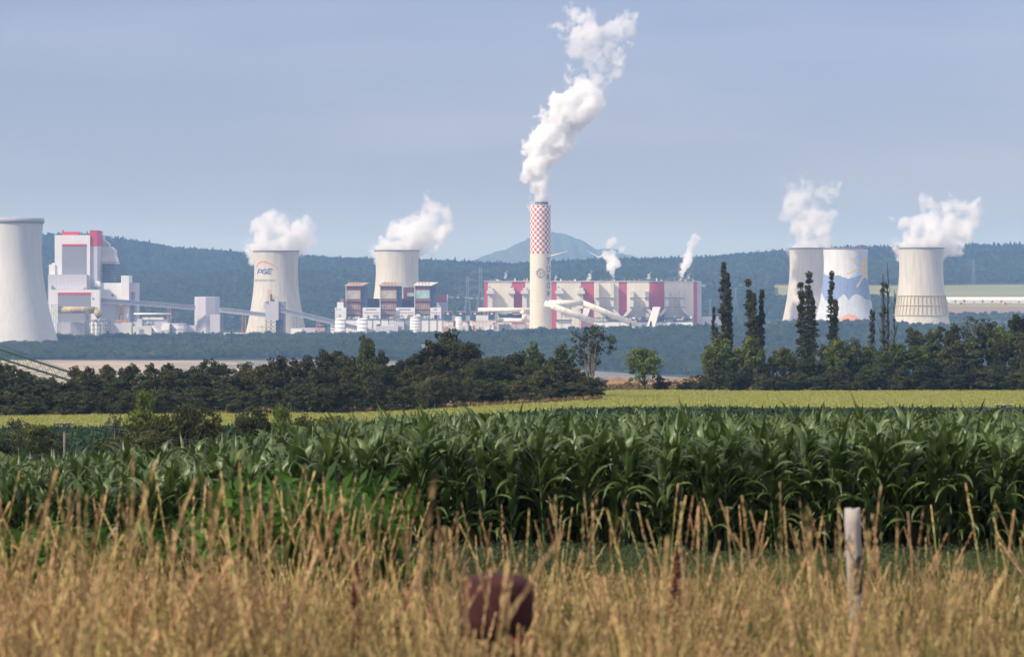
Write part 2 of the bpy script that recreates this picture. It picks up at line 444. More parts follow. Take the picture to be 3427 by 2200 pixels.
# far mountain (a real ridge 12 km away)
mp_u = [1440, 1590, 1620, 1650, 1690, 1720, 1770, 1800, 1850, 1880, 1910, 1950, 1975, 1990, 2002, 2012, 2040, 2070, 2090, 2130, 2200, 2300]
mp_r = [905, 868, 857, 845, 836, 821, 797, 787, 776, 781, 790, 806, 820, 832, 838, 833, 830, 838, 850, 860, 872, 900]
us = np.linspace(1400, 2340, 120); rr = np.linspace(-1, 1, 25)
mv = []
rs = np.random.RandomState(5)
for k, t in enumerate(rr):
    for i, u in enumerate(us):
        h = (H0 - np.interp(u, mp_u, mp_r))/F*12500
        w = 1 - abs(t)
        dy = 12500 + t*1600
        n_ = 6*math.sin(i*.9 + k*.7) + 4*math.sin(i*2.3 - k*1.9)
        mv.append(((u-CX)/F*12500, dy, -60 + (h + 60)*(w**.8) + n_*w*(.25 if k == 12 else 1.2)))
mq = [(k*120+i, k*120+i+1, (k+1)*120+i+1, (k+1)*120+i) for k in range(24) for i in range(119)]
me = np_mesh('mountain', np.array(mv), np.array(mq), [M['mountain']], smooth=True)
tag(link(bpy.data.objects.new('mountain', me)), 'blue cone-shaped mountain far beyond the chimney', kind='structure')

# ------------------------------------------------------------------ foliage prototypes
def leaf_quads(C, size, rs, up=0.25, outward=None, asp=1.6):
    n = len(C)
    nrm = rs.normal(size=(n, 3)); nrm[:, 2] += up
    if outward is not None: nrm += outward*1.0
    nrm /= np.linalg.norm(nrm, axis=1)[:, None] + 1e-9
    t = rs.normal(size=(n, 3)); t -= (t*nrm).sum(1)[:, None]*nrm; t /= np.linalg.norm(t, axis=1)[:, None] + 1e-9
    b = np.cross(nrm, t)
    s = size*rs.uniform(.6, 1.3, n)[:, None]
    V = np.stack([C - t*s*asp*.5, C - b*s*.42 + nrm*s*.1, C + t*s*asp*.5, C + b*s*.42 + nrm*s*.1], 1).reshape(-1, 3)
    Q = np.arange(4*n).reshape(n, 4)
    return V, Q

def tubes_np(segs, n=5):
    mb = MB()
    for a, b, r1, r2 in segs: mb.tube(a, b, r1, n, r2, caps=False)
    return mb

leafcol = lambda nm, c, c2, rnd=.25, tr=.25, vs=.5: mat(nm, c, .65, .25, vs, col2=c2, v2=(.4, .65), trans=tr, rand=rnd, spec=.25)
M['leaf_dark'] = leafcol('dark_hedgerow_leaves', (.050, .054, .014), (.100, .108, .026), .42)
M['leaf_mid'] = leafcol('mid_green_leaves', (.085, .112, .020), (.155, .195, .032), .28)
M['leaf_grey'] = leafcol('grey_green_leaves', (.055, .068, .040), (.088, .102, .060), .2)
M['leaf_pop'] = leafcol('poplar_leaves', (.068, .072, .028), (.110, .115, .042), .2)
M['leaf_for'] = leafcol('forest_leaves', (.050, .085, .030), (.105, .155, .050), .45, .15, .02)
M['leaf_spruce'] = leafcol('spruce_needles', (.018, .034, .022), (.032, .052, .030), .25, .05, .02)
M['bark'] = mat('bark', (.07, .055, .04), .95, .3, 3)
M['bark_pale'] = mat('pale_bark', (.22, .20, .17), .95, .3, 3)

def crown_mesh(nm, clusters, matl, seed, leaf=.34, per=60, up=.3):
    rs = np.random.RandomState(seed)
    Cs, Os = [], []
    for c, r, w in clusters:
        k = max(6, int(per*w))
        v = rs.normal(size=(k, 3)); v /= np.linalg.norm(v, axis=1)[:, None]
        rad = rs.uniform(.35, 1.0, k)[:, None]**.6
        Cs.append(np.array(c) + v*rad*np.array([r, r, r*.75])); Os.append(v)
    Cs = np.concatenate(Cs); Os = np.concatenate(Os)
    V, Q = leaf_quads(Cs, leaf, rs, up, Os)
    return np_mesh(nm, V, Q, [matl])

def broadleaf(seed, h=9.0, w=7.0, base=.12, per=60, n=85, matl='leaf_dark', leaf=.34, shape=1.0, open_=0.0, bark='bark', lz=.45):
    """(trunk mesh, crown mesh), base at the origin, real size in metres"""
    rs = random.Random(seed)
    segs = []; cl = []
    lean = Vector((rs.uniform(-.4, .4), rs.uniform(-.4, .4), 0))
    top = Vector((lean.x, lean.y, h*.72))
    pts = [Vector((0, 0, -.3))]
    for k in range(1, 6): pts.append(Vector((lean.x*k/5 + rs.uniform(-.12, .12), lean.y*k/5 + rs.uniform(-.12, .12), h*.72*k/5)))
    r0 = .022*h
    for k in range(5): segs.append((pts[k], pts[k+1], r0*(1-.16*k), r0*(1-.16*(k+1))))
    lobes = [(Vector((rs.uniform(-.25, .25)*w, rs.uniform(-.25, .25)*w, h*rs.uniform(lz, .8))), rs.uniform(.25, .38)*w) for _ in range(6)]
    lobes.append((Vector((lean.x, lean.y, h*.8)), .24*w))
    for i in range(n):
        lc, lr = lobes[i % len(lobes)]
        a = rs.uniform(0, 2*math.pi); e = math.asin(rs.uniform(-.85, 1)); q = rs.uniform(.55, 1.0)
        p = lc + Vector((math.cos(a)*math.cos(e)*lr, math.sin(a)*math.cos(e)*lr, math.sin(e)*lr*1.05*shape))*q
        p.z = min(max(p.z, h*base + rs.uniform(0, h*.12)), h*rs.uniform(.93, 1.0))
        k = (p.x*p.x + p.y*p.y)**.5/(w*.5)
        if k > 1: p.x /= k; p.y /= k
        if rs.random() < open_: continue
        cl.append((p, rs.uniform(.07, .13)*w, rs.uniform(.6, 1.2)))
        if i % 4 == 0:
            t = min(4, max(1, int(p.z/h*5*.6)))
            a0 = pts[t]; mid = a0.lerp(p, .55) + Vector((0, 0, -.06*h))
            segs.append((a0, mid, r0*.38, r0*.22)); segs.append((mid, p, r0*.22, r0*.07))
    tm = tubes_np(segs); tme = bpy.data.meshes.new('trunk'); tme.from_pydata(tm.v, [], tm.f); tme.materials.append(M[bark])
    return tme, crown_mesh('crown', cl, M[matl], seed, leaf, per)

def poplar(seed, h=25, w=3.0, leaders=2, bare=0.0, per=52, matl='leaf_pop', spread=.3, bark='bark'):
    rs = random.Random(seed); segs = []; cl = []
    for L in range(leaders):
        hh = h*(1 if L == 0 else rs.uniform(.72, .97))
        off = Vector((0, 0, 0)) if L == 0 else Vector((rs.choice((-1, 1))*w*spread*rs.uniform(.6, 1.3), rs.uniform(-.2, .2)*w, 0))
        last = Vector((0, 0, -.3)); N = 14
        for k in range(1, N+1):
            z = hh*k/N; t = k/N
            p = Vector((off.x*min(1, t*2) + rs.uniform(-.12, .12), off.y*min(1, t*2), z))
            rad = .018*h*(1-t) + .03
            segs.append((last, p, rad*1.05, rad)); last = p
            wr = (.35 if rs.random() < .16 else rs.uniform(.8, 1.2))*w*.5*(1 if leaders == 1 else .62)*(math.sin(math.pi*min(1, .18 + t*.80))**.6)*(1.15 - .5*t)
            if t > .94: wr *= .5
            for q in range(9):
                if rs.random() < bare: 
                    a = rs.uniform(0, 6.28); tip = p + Vector((math.cos(a)*wr*.8, math.sin(a)*wr*.8, hh*.10))
                    segs.append((p, tip, .04, .012)); continue
                a = rs.uniform(0, 6.28); r_ = wr*rs.uniform(.2, 1)
                c = p + Vector((math.cos(a)*r_, math.sin(a)*r_, rs.uniform(-.5, .5)*hh/N))
                cl.append((c, rs.uniform(.32, .64), rs.uniform(.5, 1.3)))
                if q == 0: segs.append((p - Vector((0, 0, hh/N*.6)), c, .05, .02))
    tm = tubes_np(segs, 4); tme = bpy.data.meshes.new('trunk'); tme.from_pydata(tm.v, [], tm.f); tme.materials.append(M[bark])
    if not cl: cl = [(Vector((0, 0, h*.4)), .5, 1)]
    return tme, crown_mesh('crown', cl, M[matl], seed, .24, per, .1)

def tree_thing(name, meshes, loc, label, cat, sx=1, sz=1, rot=0, group=None):
    t = thing(name, loc, label, cat, group)
    t.rotation_euler = (0, 0, rot); t.scale = (sx, sx, sz)
    link(bpy.data.objects.new('trunk', meshes[0]), t)
    link(bpy.data.objects.new('crown', meshes[1]), t)
    return t

# instanced masses ------------------------------------------------------------
def make_mass(name, label, protos, pts, rot, scl, idx, mats_hint=None):
    """ONE object of kind stuff: points with an instance of a prototype mesh on each"""
    pc = bpy.data.collections.new(name + '_sources')
    for i, me in enumerate(protos):
        po = bpy.data.objects.new('%s_source_%02d' % (name, i), me); pc.objects.link(po); po['kind'] = 'stuff'
    me = bpy.data.meshes.new(name)
    me.vertices.add(len(pts)); me.vertices.foreach_set('co', np.asarray(pts, np.float32).ravel())
    a = me.attributes.new('rot', 'FLOAT_VECTOR', 'POINT'); a.data.foreach_set('vector', np.asarray(rot, np.float32).ravel())
    a = me.attributes.new('scl', 'FLOAT_VECTOR', 'POINT'); a.data.foreach_set('vector', np.asarray(scl, np.float32).ravel())
    a = me.attributes.new('idx', 'INT', 'POINT'); a.data.foreach_set('value', np.asarray(idx, np.int32))
    o = bpy.data.objects.new(name, me); link(o); tag(o, label, kind='stuff')
    g = bpy.data.node_groups.new(name, 'GeometryNodeTree')
    g.interface.new_socket('Geometry', in_out='INPUT', socket_type='NodeSocketGeometry')
    g.interface.new_socket('Geometry', in_out='OUTPUT', socket_type='NodeSocketGeometry')
    gi = g.nodes.new('NodeGroupInput'); go = g.nodes.new('NodeGroupOutput')
    ci = g.nodes.new('GeometryNodeCollectionInfo'); ci.inputs[0].default_value = pc
    ci.inputs['Separate Children'].default_value = True; ci.inputs['Reset Children'].default_value = True
    ip_ = g.nodes.new('GeometryNodeInstanceOnPoints'); ip_.inputs['Pick Instance'].default_value = True
    def attr(nm, ty):
        n = g.nodes.new('GeometryNodeInputNamedAttribute'); n.data_type = ty; n.inputs[0].default_value = nm
        return n.outputs[0]
    g.links.new(gi.outputs[0], ip_.inputs['Points']); g.links.new(ci.outputs[0], ip_.inputs['Instance'])
    g.links.new(attr('idx', 'INT'), ip_.inputs['Instance Index'])
    e2r = g.nodes.new('FunctionNodeEulerToRotation'); g.links.new(attr('rot', 'FLOAT_VECTOR'), e2r.inputs[0])
    g.links.new(e2r.outputs[0], ip_.inputs['Rotation'])
    g.links.new(attr('scl', 'FLOAT_VECTOR'), ip_.inputs['Scale'])
    g.links.new(ip_.outputs[0], go.inputs[0])
    md = o.modifiers.new('scatter', 'NODES'); md.node_group = g
    return o

def far_tree(seed, kind):
    rs = np.random.RandomState(seed)
    if kind == 'spruce':
        n = 300; t = rs.uniform(0, 1, n)**1.15; h = 13.5
        r = (1-t)*4.4*rs.uniform(.55, 1.1, n)+.25; a = rs.uniform(0, 6.28, n)
        C = np.stack([np.cos(a)*r, np.sin(a)*r, 1 + t*h], 1)
        out = np.stack([np.cos(a), np.sin(a), np.zeros(n)], 1)
        V, Q = leaf_quads(C, 1.15, rs, .4, out, 1.8)
        return np_mesh('spruce_crown', V, Q, [M['leaf_spruce']])
    Cs = []; Os = []
    nl = 16
    for k in range(nl):
        a = rs.uniform(0, 6.28); q = rs.uniform(0, 1)**.5
        c = np.array([math.cos(a)*q*4.2, math.sin(a)*q*4.2, 6.5 + rs.uniform(-2.5, 4.2)*(1-.45*q)])
        v = rs.normal(size=(30, 3)); v /= np.linalg.norm(v, axis=1)[:, None]
        Cs.append(c + v*rs.uniform(1.3, 2.3)*rs.uniform(.5, 1, 30)[:, None]); Os.append(v)
    V, Q = leaf_quads(np.concatenate(Cs), .85, rs, .4, np.concatenate(Os))
    return np_mesh('broadleaf_crown', V, Q, [M['leaf_light' if kind == 'light' else 'leaf_for']])
M['leaf_light'] = leafcol('pale_forest_leaves', (.085, .125, .040), (.150, .195, .060), .4, .15, .02)
far_protos = [far_tree(s, 'b') for s in (1, 2, 3, 4)] + [far_tree(s, 'spruce') for s in (11, 12)] + [far_tree(s, 'light') for s in (21, 22)]

def scatter(y0, y1, u0, u1, step, seed):
    rs = np.random.RandomState(seed); out = []
    y = y0
    while y < y1:
        x0 = (u0-CX)/F*y; x1 = (u1-CX)/F*y
        n = int((x1-x0)/step)
        xs = np.linspace(x0, x1, n) + rs.uniform(-.55, .55, n)*step
        ys = y + rs.uniform(-.5, .5, n)*step
        out.append(np.stack([xs, ys], 1)); y += step*.9
    return np.concatenate(out)

def forest(name, label, pts, sc_fun, spruce_fun, seed):
    rs = np.random.RandomState(seed)
    x, y = pts[:, 0], pts[:, 1]; z = zfun(x, y) - .5
    u = x/y*F + CX
    n = len(x)
    sp = rs.uniform(size=n) < spruce_fun(u, y)
    idx = np.where(sp, 4 + rs.randint(0, 2, n), rs.randint(0, 4, n))
    pn = .5 + .5*np.sin(x/73. + y/140.)*np.cos(y/97. - x/210.) + .35*np.sin(x/31. - y/53.)
    lt = (~sp) & (rs.uniform(size=n) < np.clip((pn - .45)*1.1, 0.03, .75)*np.interp(y, [3100, 5600, 6400], [.8, .9, .35]))
    idx = np.where(lt, 6 + rs.randint(0, 2, n), idx)
    s = sc_fun(u, y)*rs.uniform(.6, 1.3, n)
    scl = np.stack([s, s, s*rs.uniform(.85, 1.15, n)], 1)
    rot = np.stack([0*s, 0*s, rs.uniform(0, 6.28, n)], 1)
    return make_mass(name, label, far_protos, np.stack([x, y, z], 1), rot, scl, idx)

pts = scatter(4460, 7000, -350, 3800, 9.5, 1)
u_ = pts[:, 0]/pts[:, 1]*F + CX; y_ = pts[:, 1]
keep = ~(((u_ > 2590) & (y_ > 4860) & (y_ < 5300)) | ((u_ > 2250) & (u_ <= 2600) & (y_ > 5195) & (y_ < 5300)) | ((u_ > 3040) & (y_ > 4560) & (y_ < 5300)) | ((u_ > 1480) & (u_ < 1655) & (y_ > 4945) & (y_ < 5030)))
forest('hillside_forest', 'dense mixed forest covering the hills behind the power plant', pts[keep],
       lambda u, y: .62 + .38*((y-4400)/2600), lambda u, y: np.clip((y-6000)/900, 0.03, .34)*np.where((u > 500) & (u < 1500), .45, 1), 2)
pts = scatter(3165, 3875, -300, 3760, 6.2, 3)
forest('slope_forest', 'dense green woodland on the slope between the pit and the plant', pts,
       lambda u, y: .62 + .12*np.sin(u/37.)*np.sin(y/41.) + .22*(y > 3790), lambda u, y: np.full(len(u), .012), 4)
# ------------------------------------------------------------------ cooling towers
def tower_prof(top_row, cu, d, Rtop, Rthr, Rbase, zthr=.78, base_row=None):
    """hyperbolic radius function; radii in photo px at distance d"""
    s = d/F
    zt = (H0-top_row)*s; zb = gz((cu-CX)*s, d) - .5
    H = zt - zb; zth = zb + zthr*H
    a1 = (zth-zb)/math.sqrt((Rbase/Rthr)**2 - 1); a2 = (zt-zth)/math.sqrt(max(1e-4, (Rtop/Rthr)**2 - 1))
    def rad(z):
        a = a1 if z < zth else a2
        return Rthr*s*math.sqrt(1 + ((z-zth)/a)**2)
    return zb, zt, rad

def cooling_tower(label, cu, d, top_row, Rtop, Rthr, Rbase, matl='concrete', rim='rim', rimh=1.3, mfun=None, mats=None, zthr=.78, name='cooling_tower', seg=96, nz_=60):
    zb, zt, rad = tower_prof(top_row, cu, d, Rtop, Rthr, Rbase, zthr)
    cx = (cu-CX)/F*d
    t = thing(name, (cx, d, zb), label, 'cooling tower', 'cooling towers of the power plant')
    z0 = zb + 7.0
    prof = [(rad(z0 + (zt-z0)*k/nz_), z0 + (zt-z0)*k/nz_) for k in range(nz_+1)]
    inner = [(r-1.0, z) for r, z in prof[::-1]][:nz_//2]
    mb = MB().lathe((cx, d), prof, seg, mfun=mfun)
    mb.lathe((cx, d), [(prof[-1][0], zt), (prof[-1][0]-1.0, zt)] + inner, seg, mi=0)
    mb.build('shell', mats or [M[matl]], t)
    rt_ = prof[-1][0]
    MB().lathe((cx, d), [(rt_+.1, zt-rimh), (rt_+.9, zt-rimh+.2), (rt_+.9, zt+.25), (rt_-1.2, zt+.25), (rt_-1.2, zt-.6)], seg).build('rim', M[rim], t)
    mb = MB(); n = 36; rb = rad(zb)
    for i in range(n):
        for s_ in (-1, 1):
            a0 = 2*math.pi*i/n; a1 = a0 + s_*math.pi/n
            mb.tube((cx+math.cos(a0)*(rb+.6), d+math.sin(a0)*(rb+.6), zb-1), (cx+math.cos(a1)*prof[0][0]*.995, d+math.sin(a1)*prof[0][0]*.995, z0+.3), .5, 5)
    mb.build('support_columns', M['concrete_new'], t)
    return t, cx, d, zb, zt, rad

def wrap(pts2, cx, d, rad, u0, off=.25, cu=None):
    """photo-plane points (px,row) painted on the near side of a round shell"""
    out = []
    for px, py in pts2:
        z = (H0-py)/F*(d - rad(0)*.0)
        for _ in range(2):
            r = rad(z) + off
            s = ((px-CX)/F*d - cx)/r
            s = max(-.995, min(.995, s))
            yy = d - r*math.sqrt(1-s*s)
            z = (H0-py)/F*yy
            s = max(-.995, min(.995, ((px-CX)/F*yy - cx)/r))
        out.append((cx + r*s, d - r*math.sqrt(1-s*s), z))
    return out

def stroke(mb, pts, w, cx, d, rad, off=.25, mi=0, n=6):
    """a painted band along a polyline in the photo plane"""
    P2 = []
    for (a, b) in zip(pts[:-1], pts[1:]):
        for k in range(n): P2.append((a[0]+(b[0]-a[0])*k/n, a[1]+(b[1]-a[1])*k/n))
    P2.append(pts[-1])
    L, Rr = [], []
    for i, p in enumerate(P2):
        a = P2[max(0, i-1)]; b = P2[min(len(P2)-1, i+1)]
        tx, ty = b[0]-a[0], b[1]-a[1]; q = math.hypot(tx, ty) or 1
        ww = w(i/(len(P2)-1)) if callable(w) else w
        nx, ny = -ty/q*ww/2, tx/q*ww/2
        L.append((p[0]+nx, p[1]+ny)); Rr.append((p[0]-nx, p[1]-ny))
    L = wrap(L, cx, d, rad, 0, off); Rr = wrap(Rr, cx, d, rad, 0, off)
    k = len(P2)
    mb.add(L + Rr, [(i, i+1, k+i+1, k+i) for i in range(k-1)], mi)
    return mb

def text_polys(txt, shear=0.0):
    cu = bpy.data.curves.new('t', 'FONT'); cu.body = txt; cu.size = 1; cu.shear = shear; cu.resolution_u = 3; cu.offset = .012
    ob = bpy.data.objects.new('t', cu); COL.objects.link(ob)
    dg = bpy.context.evaluated_depsgraph_get(); dg.update()
    me = bpy.data.meshes.new_from_object(ob.evaluated_get(dg))
    bm = bmesh.new(); bm.from_mesh(me)
    bmesh.ops.triangulate(bm, faces=bm.faces[:])
    for _ in range(2):
        le = [e for e in bm.edges if e.calc_length() > .22]
        if le: bmesh.ops.subdivide_edges(bm, edges=le, cuts=1)
    bmesh.ops.triangulate(bm, faces=bm.faces[:])
    vs = [(v.co.x, v.co.y) for v in bm.verts]; fs = [tuple(v.index for v in f.verts) for f in bm.faces]
    bm.free(); bpy.data.objects.remove(ob); bpy.data.curves.remove(cu); bpy.data.meshes.remove(me)
    return vs, fs

def fit_text(txt, px0, px1, rowtop, rowbot, shear=0.0):
    vs, fs = text_polys(txt, shear)
    xs = [v[0] for v in vs]; ys = [v[1] for v in vs]
    ax = (px1-px0)/(max(xs)-min(xs)); ay = (rowbot-rowtop)/(max(ys)-min(ys))
    return [(px0 + (v[0]-min(xs))*ax, rowbot - (v[1]-min(ys))*ay) for v in vs], fs

# the big new tower, cut by the left edge of the view
t, cx, d, zb, zt, rad = cooling_tower('huge pale smooth concrete cooling tower with a grey rim, cut by the left edge', 47, 3720, 731, 98, 92, 152, 'concrete_new', 'rimgrey', 6.0, zthr=.74)

# PGE tower
t, cx, d, zb, zt, rad = cooling_tower('concrete cooling tower painted with blue PGE lettering under an orange arc', 924, 4060, 840, 76, 73, 106)
mb = MB()
def S(pts, w=3.4): stroke(mb, pts, w, cx, d, rad)
S([(862, 917), (866, 905)]); S([(864, 902.5), (874, 902.5), (878, 906), (876, 910), (868, 912.5)])                       # P
S([(894, 902.5), (884, 902.5), (879, 908), (878, 913), (882, 916), (890, 916), (892, 909.5), (886, 909.5)])             # G
S([(913, 901), (899, 901), (897, 908)]); S([(896.5, 908.8), (909, 908.8)], 2.8); S([(896, 910), (894.5, 916), (908, 916)])  # E
mb.build('lettering', M['logo_blue'], t)
mb = MB()
stroke(mb, [(857, 896), (862, 885), (870, 878), (880, 875.5), (889, 876)], lambda q: .8+3.6*math.sin(math.pi*min(1, q*.6+.1)), cx, d, rad)
stroke(mb, [(889, 878), (900, 881), (912, 886), (923, 893), (932, 903)], lambda q: 4.4 - 3.2*q, cx, d, rad)
mb.build('arc_emblem', M['logo_or'], t)
vs, fs = fit_text('ELEKTROWNIA TURÓW', 853, 921, 933.5, 942, .15)
MB().add(wrap(vs, cx, d, rad, 0, .3), fs).build('small_lettering', M['lettersoft'], t)

cooling_tower('plain concrete cooling tower rising behind the three oxide-red buildings', 1329, 4330, 838, 73.5, 71, 106)
cooling_tower('concrete cooling tower partly hidden behind the mural tower', 2718, 4180, 831, 77, 75, 103)

# mural tower
up_b = [(2730, 930), (2757, 917), (2783, 926), (2806, 921), (2837, 933), (2857, 929), (2870, 924), (2888, 921), (2903, 936), (2930, 940)]
lo_b = [(2700, 960), (2751, 981), (2760, 1003), (2769, 1010), (2786, 1009), (2802, 1005), (2823, 985), (2832, 992), (2841, 1008), (2852, 990), (2864, 985), (2880, 989), (2895, 1001), (2915, 1006), (2950, 1004)]
rays = [((2845, 867), (2882, 880)), ((2834, 919), (2878, 899)), ((2867, 962), (2890, 924)), ((2880, 838), (2893, 868))]
def mural(c):
    px = c[0]/c[1]*F + CX; row = H0 - c[2]/c[1]*F
    if c[1] > 4080: return 0
    for (a, b) in rays:
        dx, dy = b[0]-a[0], b[1]-a[1]; q = math.hypot(dx, dy)
        tt_ = ((px-a[0])*dx + (row-a[1])*dy)/q/q; e = abs((px-a[0])*dy - (row-a[1])*dx)/q
        if 0 <= tt_ <= 1 and e < 3.6: return 4
    if (px-2911)**2 + ((row-896)*.8)**2 < 31**2: return 4
    ub = np.interp(px, [p[0] for p in up_b], [p[1] for p in up_b]); lb = np.interp(px, [p[0] for p in lo_b], [p[1] for p in lo_b])
    if row < ub:
        q = 2858 + 9*math.sin(row*.12) + 8*math.sin(row*.05+1) - max(0, 860-row)*-.5
        return 2 if px > q and row > 842 else 0
    if row < lb: return 1
    ob = np.interp(px, [2790, 2800, 2837, 2862, 2890], [1090, 1074, 1050, 1056, 1076])
    return 5 if row > ob and 2790 < px < 2890 else 3
cooling_tower('cooling tower with a painted mural of blue mountains and a yellow sun', 2830, 4080, 831, 75, 72.5, 106,
              mfun=mural, mats=[M[k] for k in ('mural_white', 'mural_blue', 'mural_sky', 'mural_pale', 'mural_sun', 'mural_or')], seg=240, nz_=150)

# girdled tower
t, cx, d, zb, zt, rad = cooling_tower('cooling tower with an ochre steel girdle of rings and posts round its lower part', 3083, 4000, 830, 75, 73, 100)
mb = MB(); rows3 = (990, 1022, 1055)
for rw in rows3:
    z = zr(rw, d); r = rad(z)
    mb.lathe((cx, d), [(r, z-.5), (r+1.3, z-.5), (r+1.3, z+.5), (r, z+.5)], 96)
mb.build('girdle_ring', M['ring'], t)
mb = MB(); n = 40
for i in range(n):
    a = 2*math.pi*(i+.3)/n
    pr = [zr(rw, d) for rw in rows3]
    for z0, z1 in zip(pr[:-1], pr[1:]):
        mb.tube((cx+math.cos(a)*(rad(z0)+.8), d+math.sin(a)*(rad(z0)+.8), z0), (cx+math.cos(a)*(rad(z1)+.8), d+math.sin(a)*(rad(z1)+.8), z1), .55, 4)
mb.build('girdle_posts', M['ring'], t)

# ------------------------------------------------------------------ chimney
cu_, d = 1808.5, 3960; s = d/F; cx = (cu_-CX)*s; zb = gz(cx, d) - 1; ztp = zr(687, d)
R0 = 36.0*s; R1 = 34.2*s
radc = lambda z: R0 + (R1-R0)*min(1, max(0, (z-zb)/(ztp-zb)))
t = thing('chimney', (cx, d, zb), 'tall cream chimney with a red and white chequered top and TURÓW in vertical letters', 'chimney')
ch = mat('chimney_paint', (.68, .625, .515), .8, .05, .05, streak=.05)
n_, l_ = ch.node_tree.nodes, ch.node_tree.links
b_ = n_['Principled BSDF']; base_sock = b_.inputs['Base Color'].links[0].from_socket
tcn = n_.new('ShaderNodeTexCoord'); sx = n_.new('ShaderNodeSeparateXYZ'); l_.new(tcn.outputs['Object'], sx.inputs[0])
def mth(op, a, b=None, c=None):
    q = n_.new('ShaderNodeMath'); q.operation = op
    for i, v in enumerate((a, b, c)):
        if v is None: continue
        if isinstance(v, (int, float)): q.inputs[i].default_value = v
        else: l_.new(v, q.inputs[i])
    return q.outputs[0]
ang = mth('ARCTAN2', sx.outputs[1], sx.outputs[0])
ca = mth('FLOOR', mth('MULTIPLY_ADD', ang, 24/(2*math.pi), 100.45))
zc0 = zr(850, d) - zb; cell = (ztp - zb - zc0)/17.0
cz = mth('FLOOR', mth('DIVIDE', mth('SUBTRACT', sx.outputs[2], zc0), cell))
par = mth('MODULO', mth('ADD', mth('ADD', ca, cz), 200), 2)
par = mth('MULTIPLY', mth('GREATER_THAN', par, .5), mth('GREATER_THAN', sx.outputs[2], zc0))
m1 = n_.new('ShaderNodeMix'); m1.data_type = 'RGBA'; l_.new(mth('GREATER_THAN', sx.outputs[2], zc0), m1.inputs[0]); l_.new(base_sock, m1.inputs[6]); m1.inputs[7].default_value = (.76, .74, .71, 1)
m2 = n_.new('ShaderNodeMix'); m2.data_type = 'RGBA'; l_.new(par, m2.inputs[0]); l_.new(m1.outputs[2], m2.inputs[6]); m2.inputs[7].default_value = (.46, .125, .085, 1)
l_.new(m2.outputs[2], b_.inputs['Base Color'])
MB().lathe((cx, d), [(radc(zb + (ztp-zb)*k/30), zb + (ztp-zb)*k/30) for k in range(31)] + [(R1-1, ztp)], 96).build('shaft', ch, t)
mb = MB()
for dx, dy in ((-.55, -.2), (.05, -.62), (.5, -.1), (-.1, .4), (.45, .5)):
    mb.lathe((cx+dx*R1*.72, d+dy*R1*.72), [(R1*.40, ztp-3), (R1*.40, zr(676, d)), (R1*.36, zr(676, d)), (R1*.36, ztp-3)], 24)
mb.build('flue_mouths', mat('flue_mouth_steel', (.10, .10, .12), .7, .2, .2), t)
MB().lathe((cx, d), [(R1+.0, ztp-.8), (R1+.5, ztp-.8), (R1+.5, ztp+.4), (R1-1, ztp+.4)], 64).build('top_ring', M['white'], t)
for i, chx in enumerate('TURÓW'):
    c0 = 863 + i*27.6; h = 20.5
    vs, fs = fit_text(chx, 1830.2, 1841.2, c0 - (3.5 if chx == 'Ó' else 0), c0 + h)
    MB().add(wrap(vs, cx, d, radc, 0, .35), fs).build('letter', M['letter'], t)
mb = MB()
ring = lambda r0, a0, a1, k=40: [(1809 + r0*math.cos(R(a0+(a1-a0)*i/k)), 915 - r0*1.12*math.sin(R(a0+(a1-a0)*i/k))) for i in range(k+1)]
stroke(mb, ring(14.2, 0, 360), 2.4, cx, d, radc, n=1, off=.3, mi=0)
stroke(mb, ring(10.8, 8, 325), 1.7, cx, d, radc, n=1, off=.4, mi=1)
stroke(mb, [(1802, 915), (1820, 915)], 1.3, cx, d, radc, off=.45, mi=1)
stroke(mb, [(1807, 905), (1807, 926)], 1.2, cx, d, radc, off=.45, mi=1)
mb.build('round_emblem', [M['gold'], M['letter']], t)
for zrow in (905, 1005): 
    z = zr(zrow, d); 
    MB().lathe((cx, d), [(radc(z), z-.3), (radc(z)+.4, z-.3), (radc(z)+.4, z+.3), (radc(z), z+.3)], 64).build('band', M['pipe'], t)

# ------------------------------------------------------------------ main boiler hall (behind the chimney)
D = 4080
gr = lambda u, d: H0 - gz((u-CX)/F*d, d)/d*F + 2     # photo row of the ground there
hall = thing('boiler_hall', P(1980, gr(1980, D), D), 'long cream and red striped boiler hall behind the checkered chimney', 'building')
G = gr(2000, D) + 6
MB().pbox(1620.5, 2333, 944, G, D+.6, 75).build('wall', M['cream'], hall)
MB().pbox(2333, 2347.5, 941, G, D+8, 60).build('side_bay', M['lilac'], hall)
panels = [(1620, 1633, 'bred'), (1713, 1758, 'bred'), (1845, 1863, 'bred'), (1944, 1988.5, 'bred'), (2071, 2098, 'bred'), (2173.5, 2223, 'bred'), (2321, 2333, 'bred'), (1633, 1713, 'cream'), (1758, 1845, 'cream'), (1863, 1944, 'cream'), (1988.5, 2071, 'cream'), (2098, 2173.5, 'cream'), (2223, 2321, 'cream')]
for a, b, k in panels:
    pr = 0 if k == 'bred' else .25
    if (a, b) == (2071, 2098): pr = -0.2
    MB().pbox(a, b, 943, G, D - pr, .55 + pr).build('facade_panel', M[k], hall)
MB().pbox(1619, 2334, 940.5, 943.5, D-1.2, 78).build('roof_edge', M['roofgrey'], hall)
# left ducts with wide heads
for a, b in ((1628, 1653), (1701, 1724), (1743, 1768), (1859, 1885), (1932, 1957)):
    q = MB(); w = b-a
    q.pbox(a, b, 973, 984, D-12, 11.5); q.pbox(a+w*.28, b-w*.18, 962.5, 974, D-10.5, 10)
    q.pbox(a+w*.18, b-w*.2, 983.8, 1034, D-8, 7.7)
    q.build('flue_duct', M['duct'], hall)
    MB().pbox(a+w*.3, a+w*.52, 959.5, 962.6, D-8, 5).build('duct_cap', M['dark'], hall)
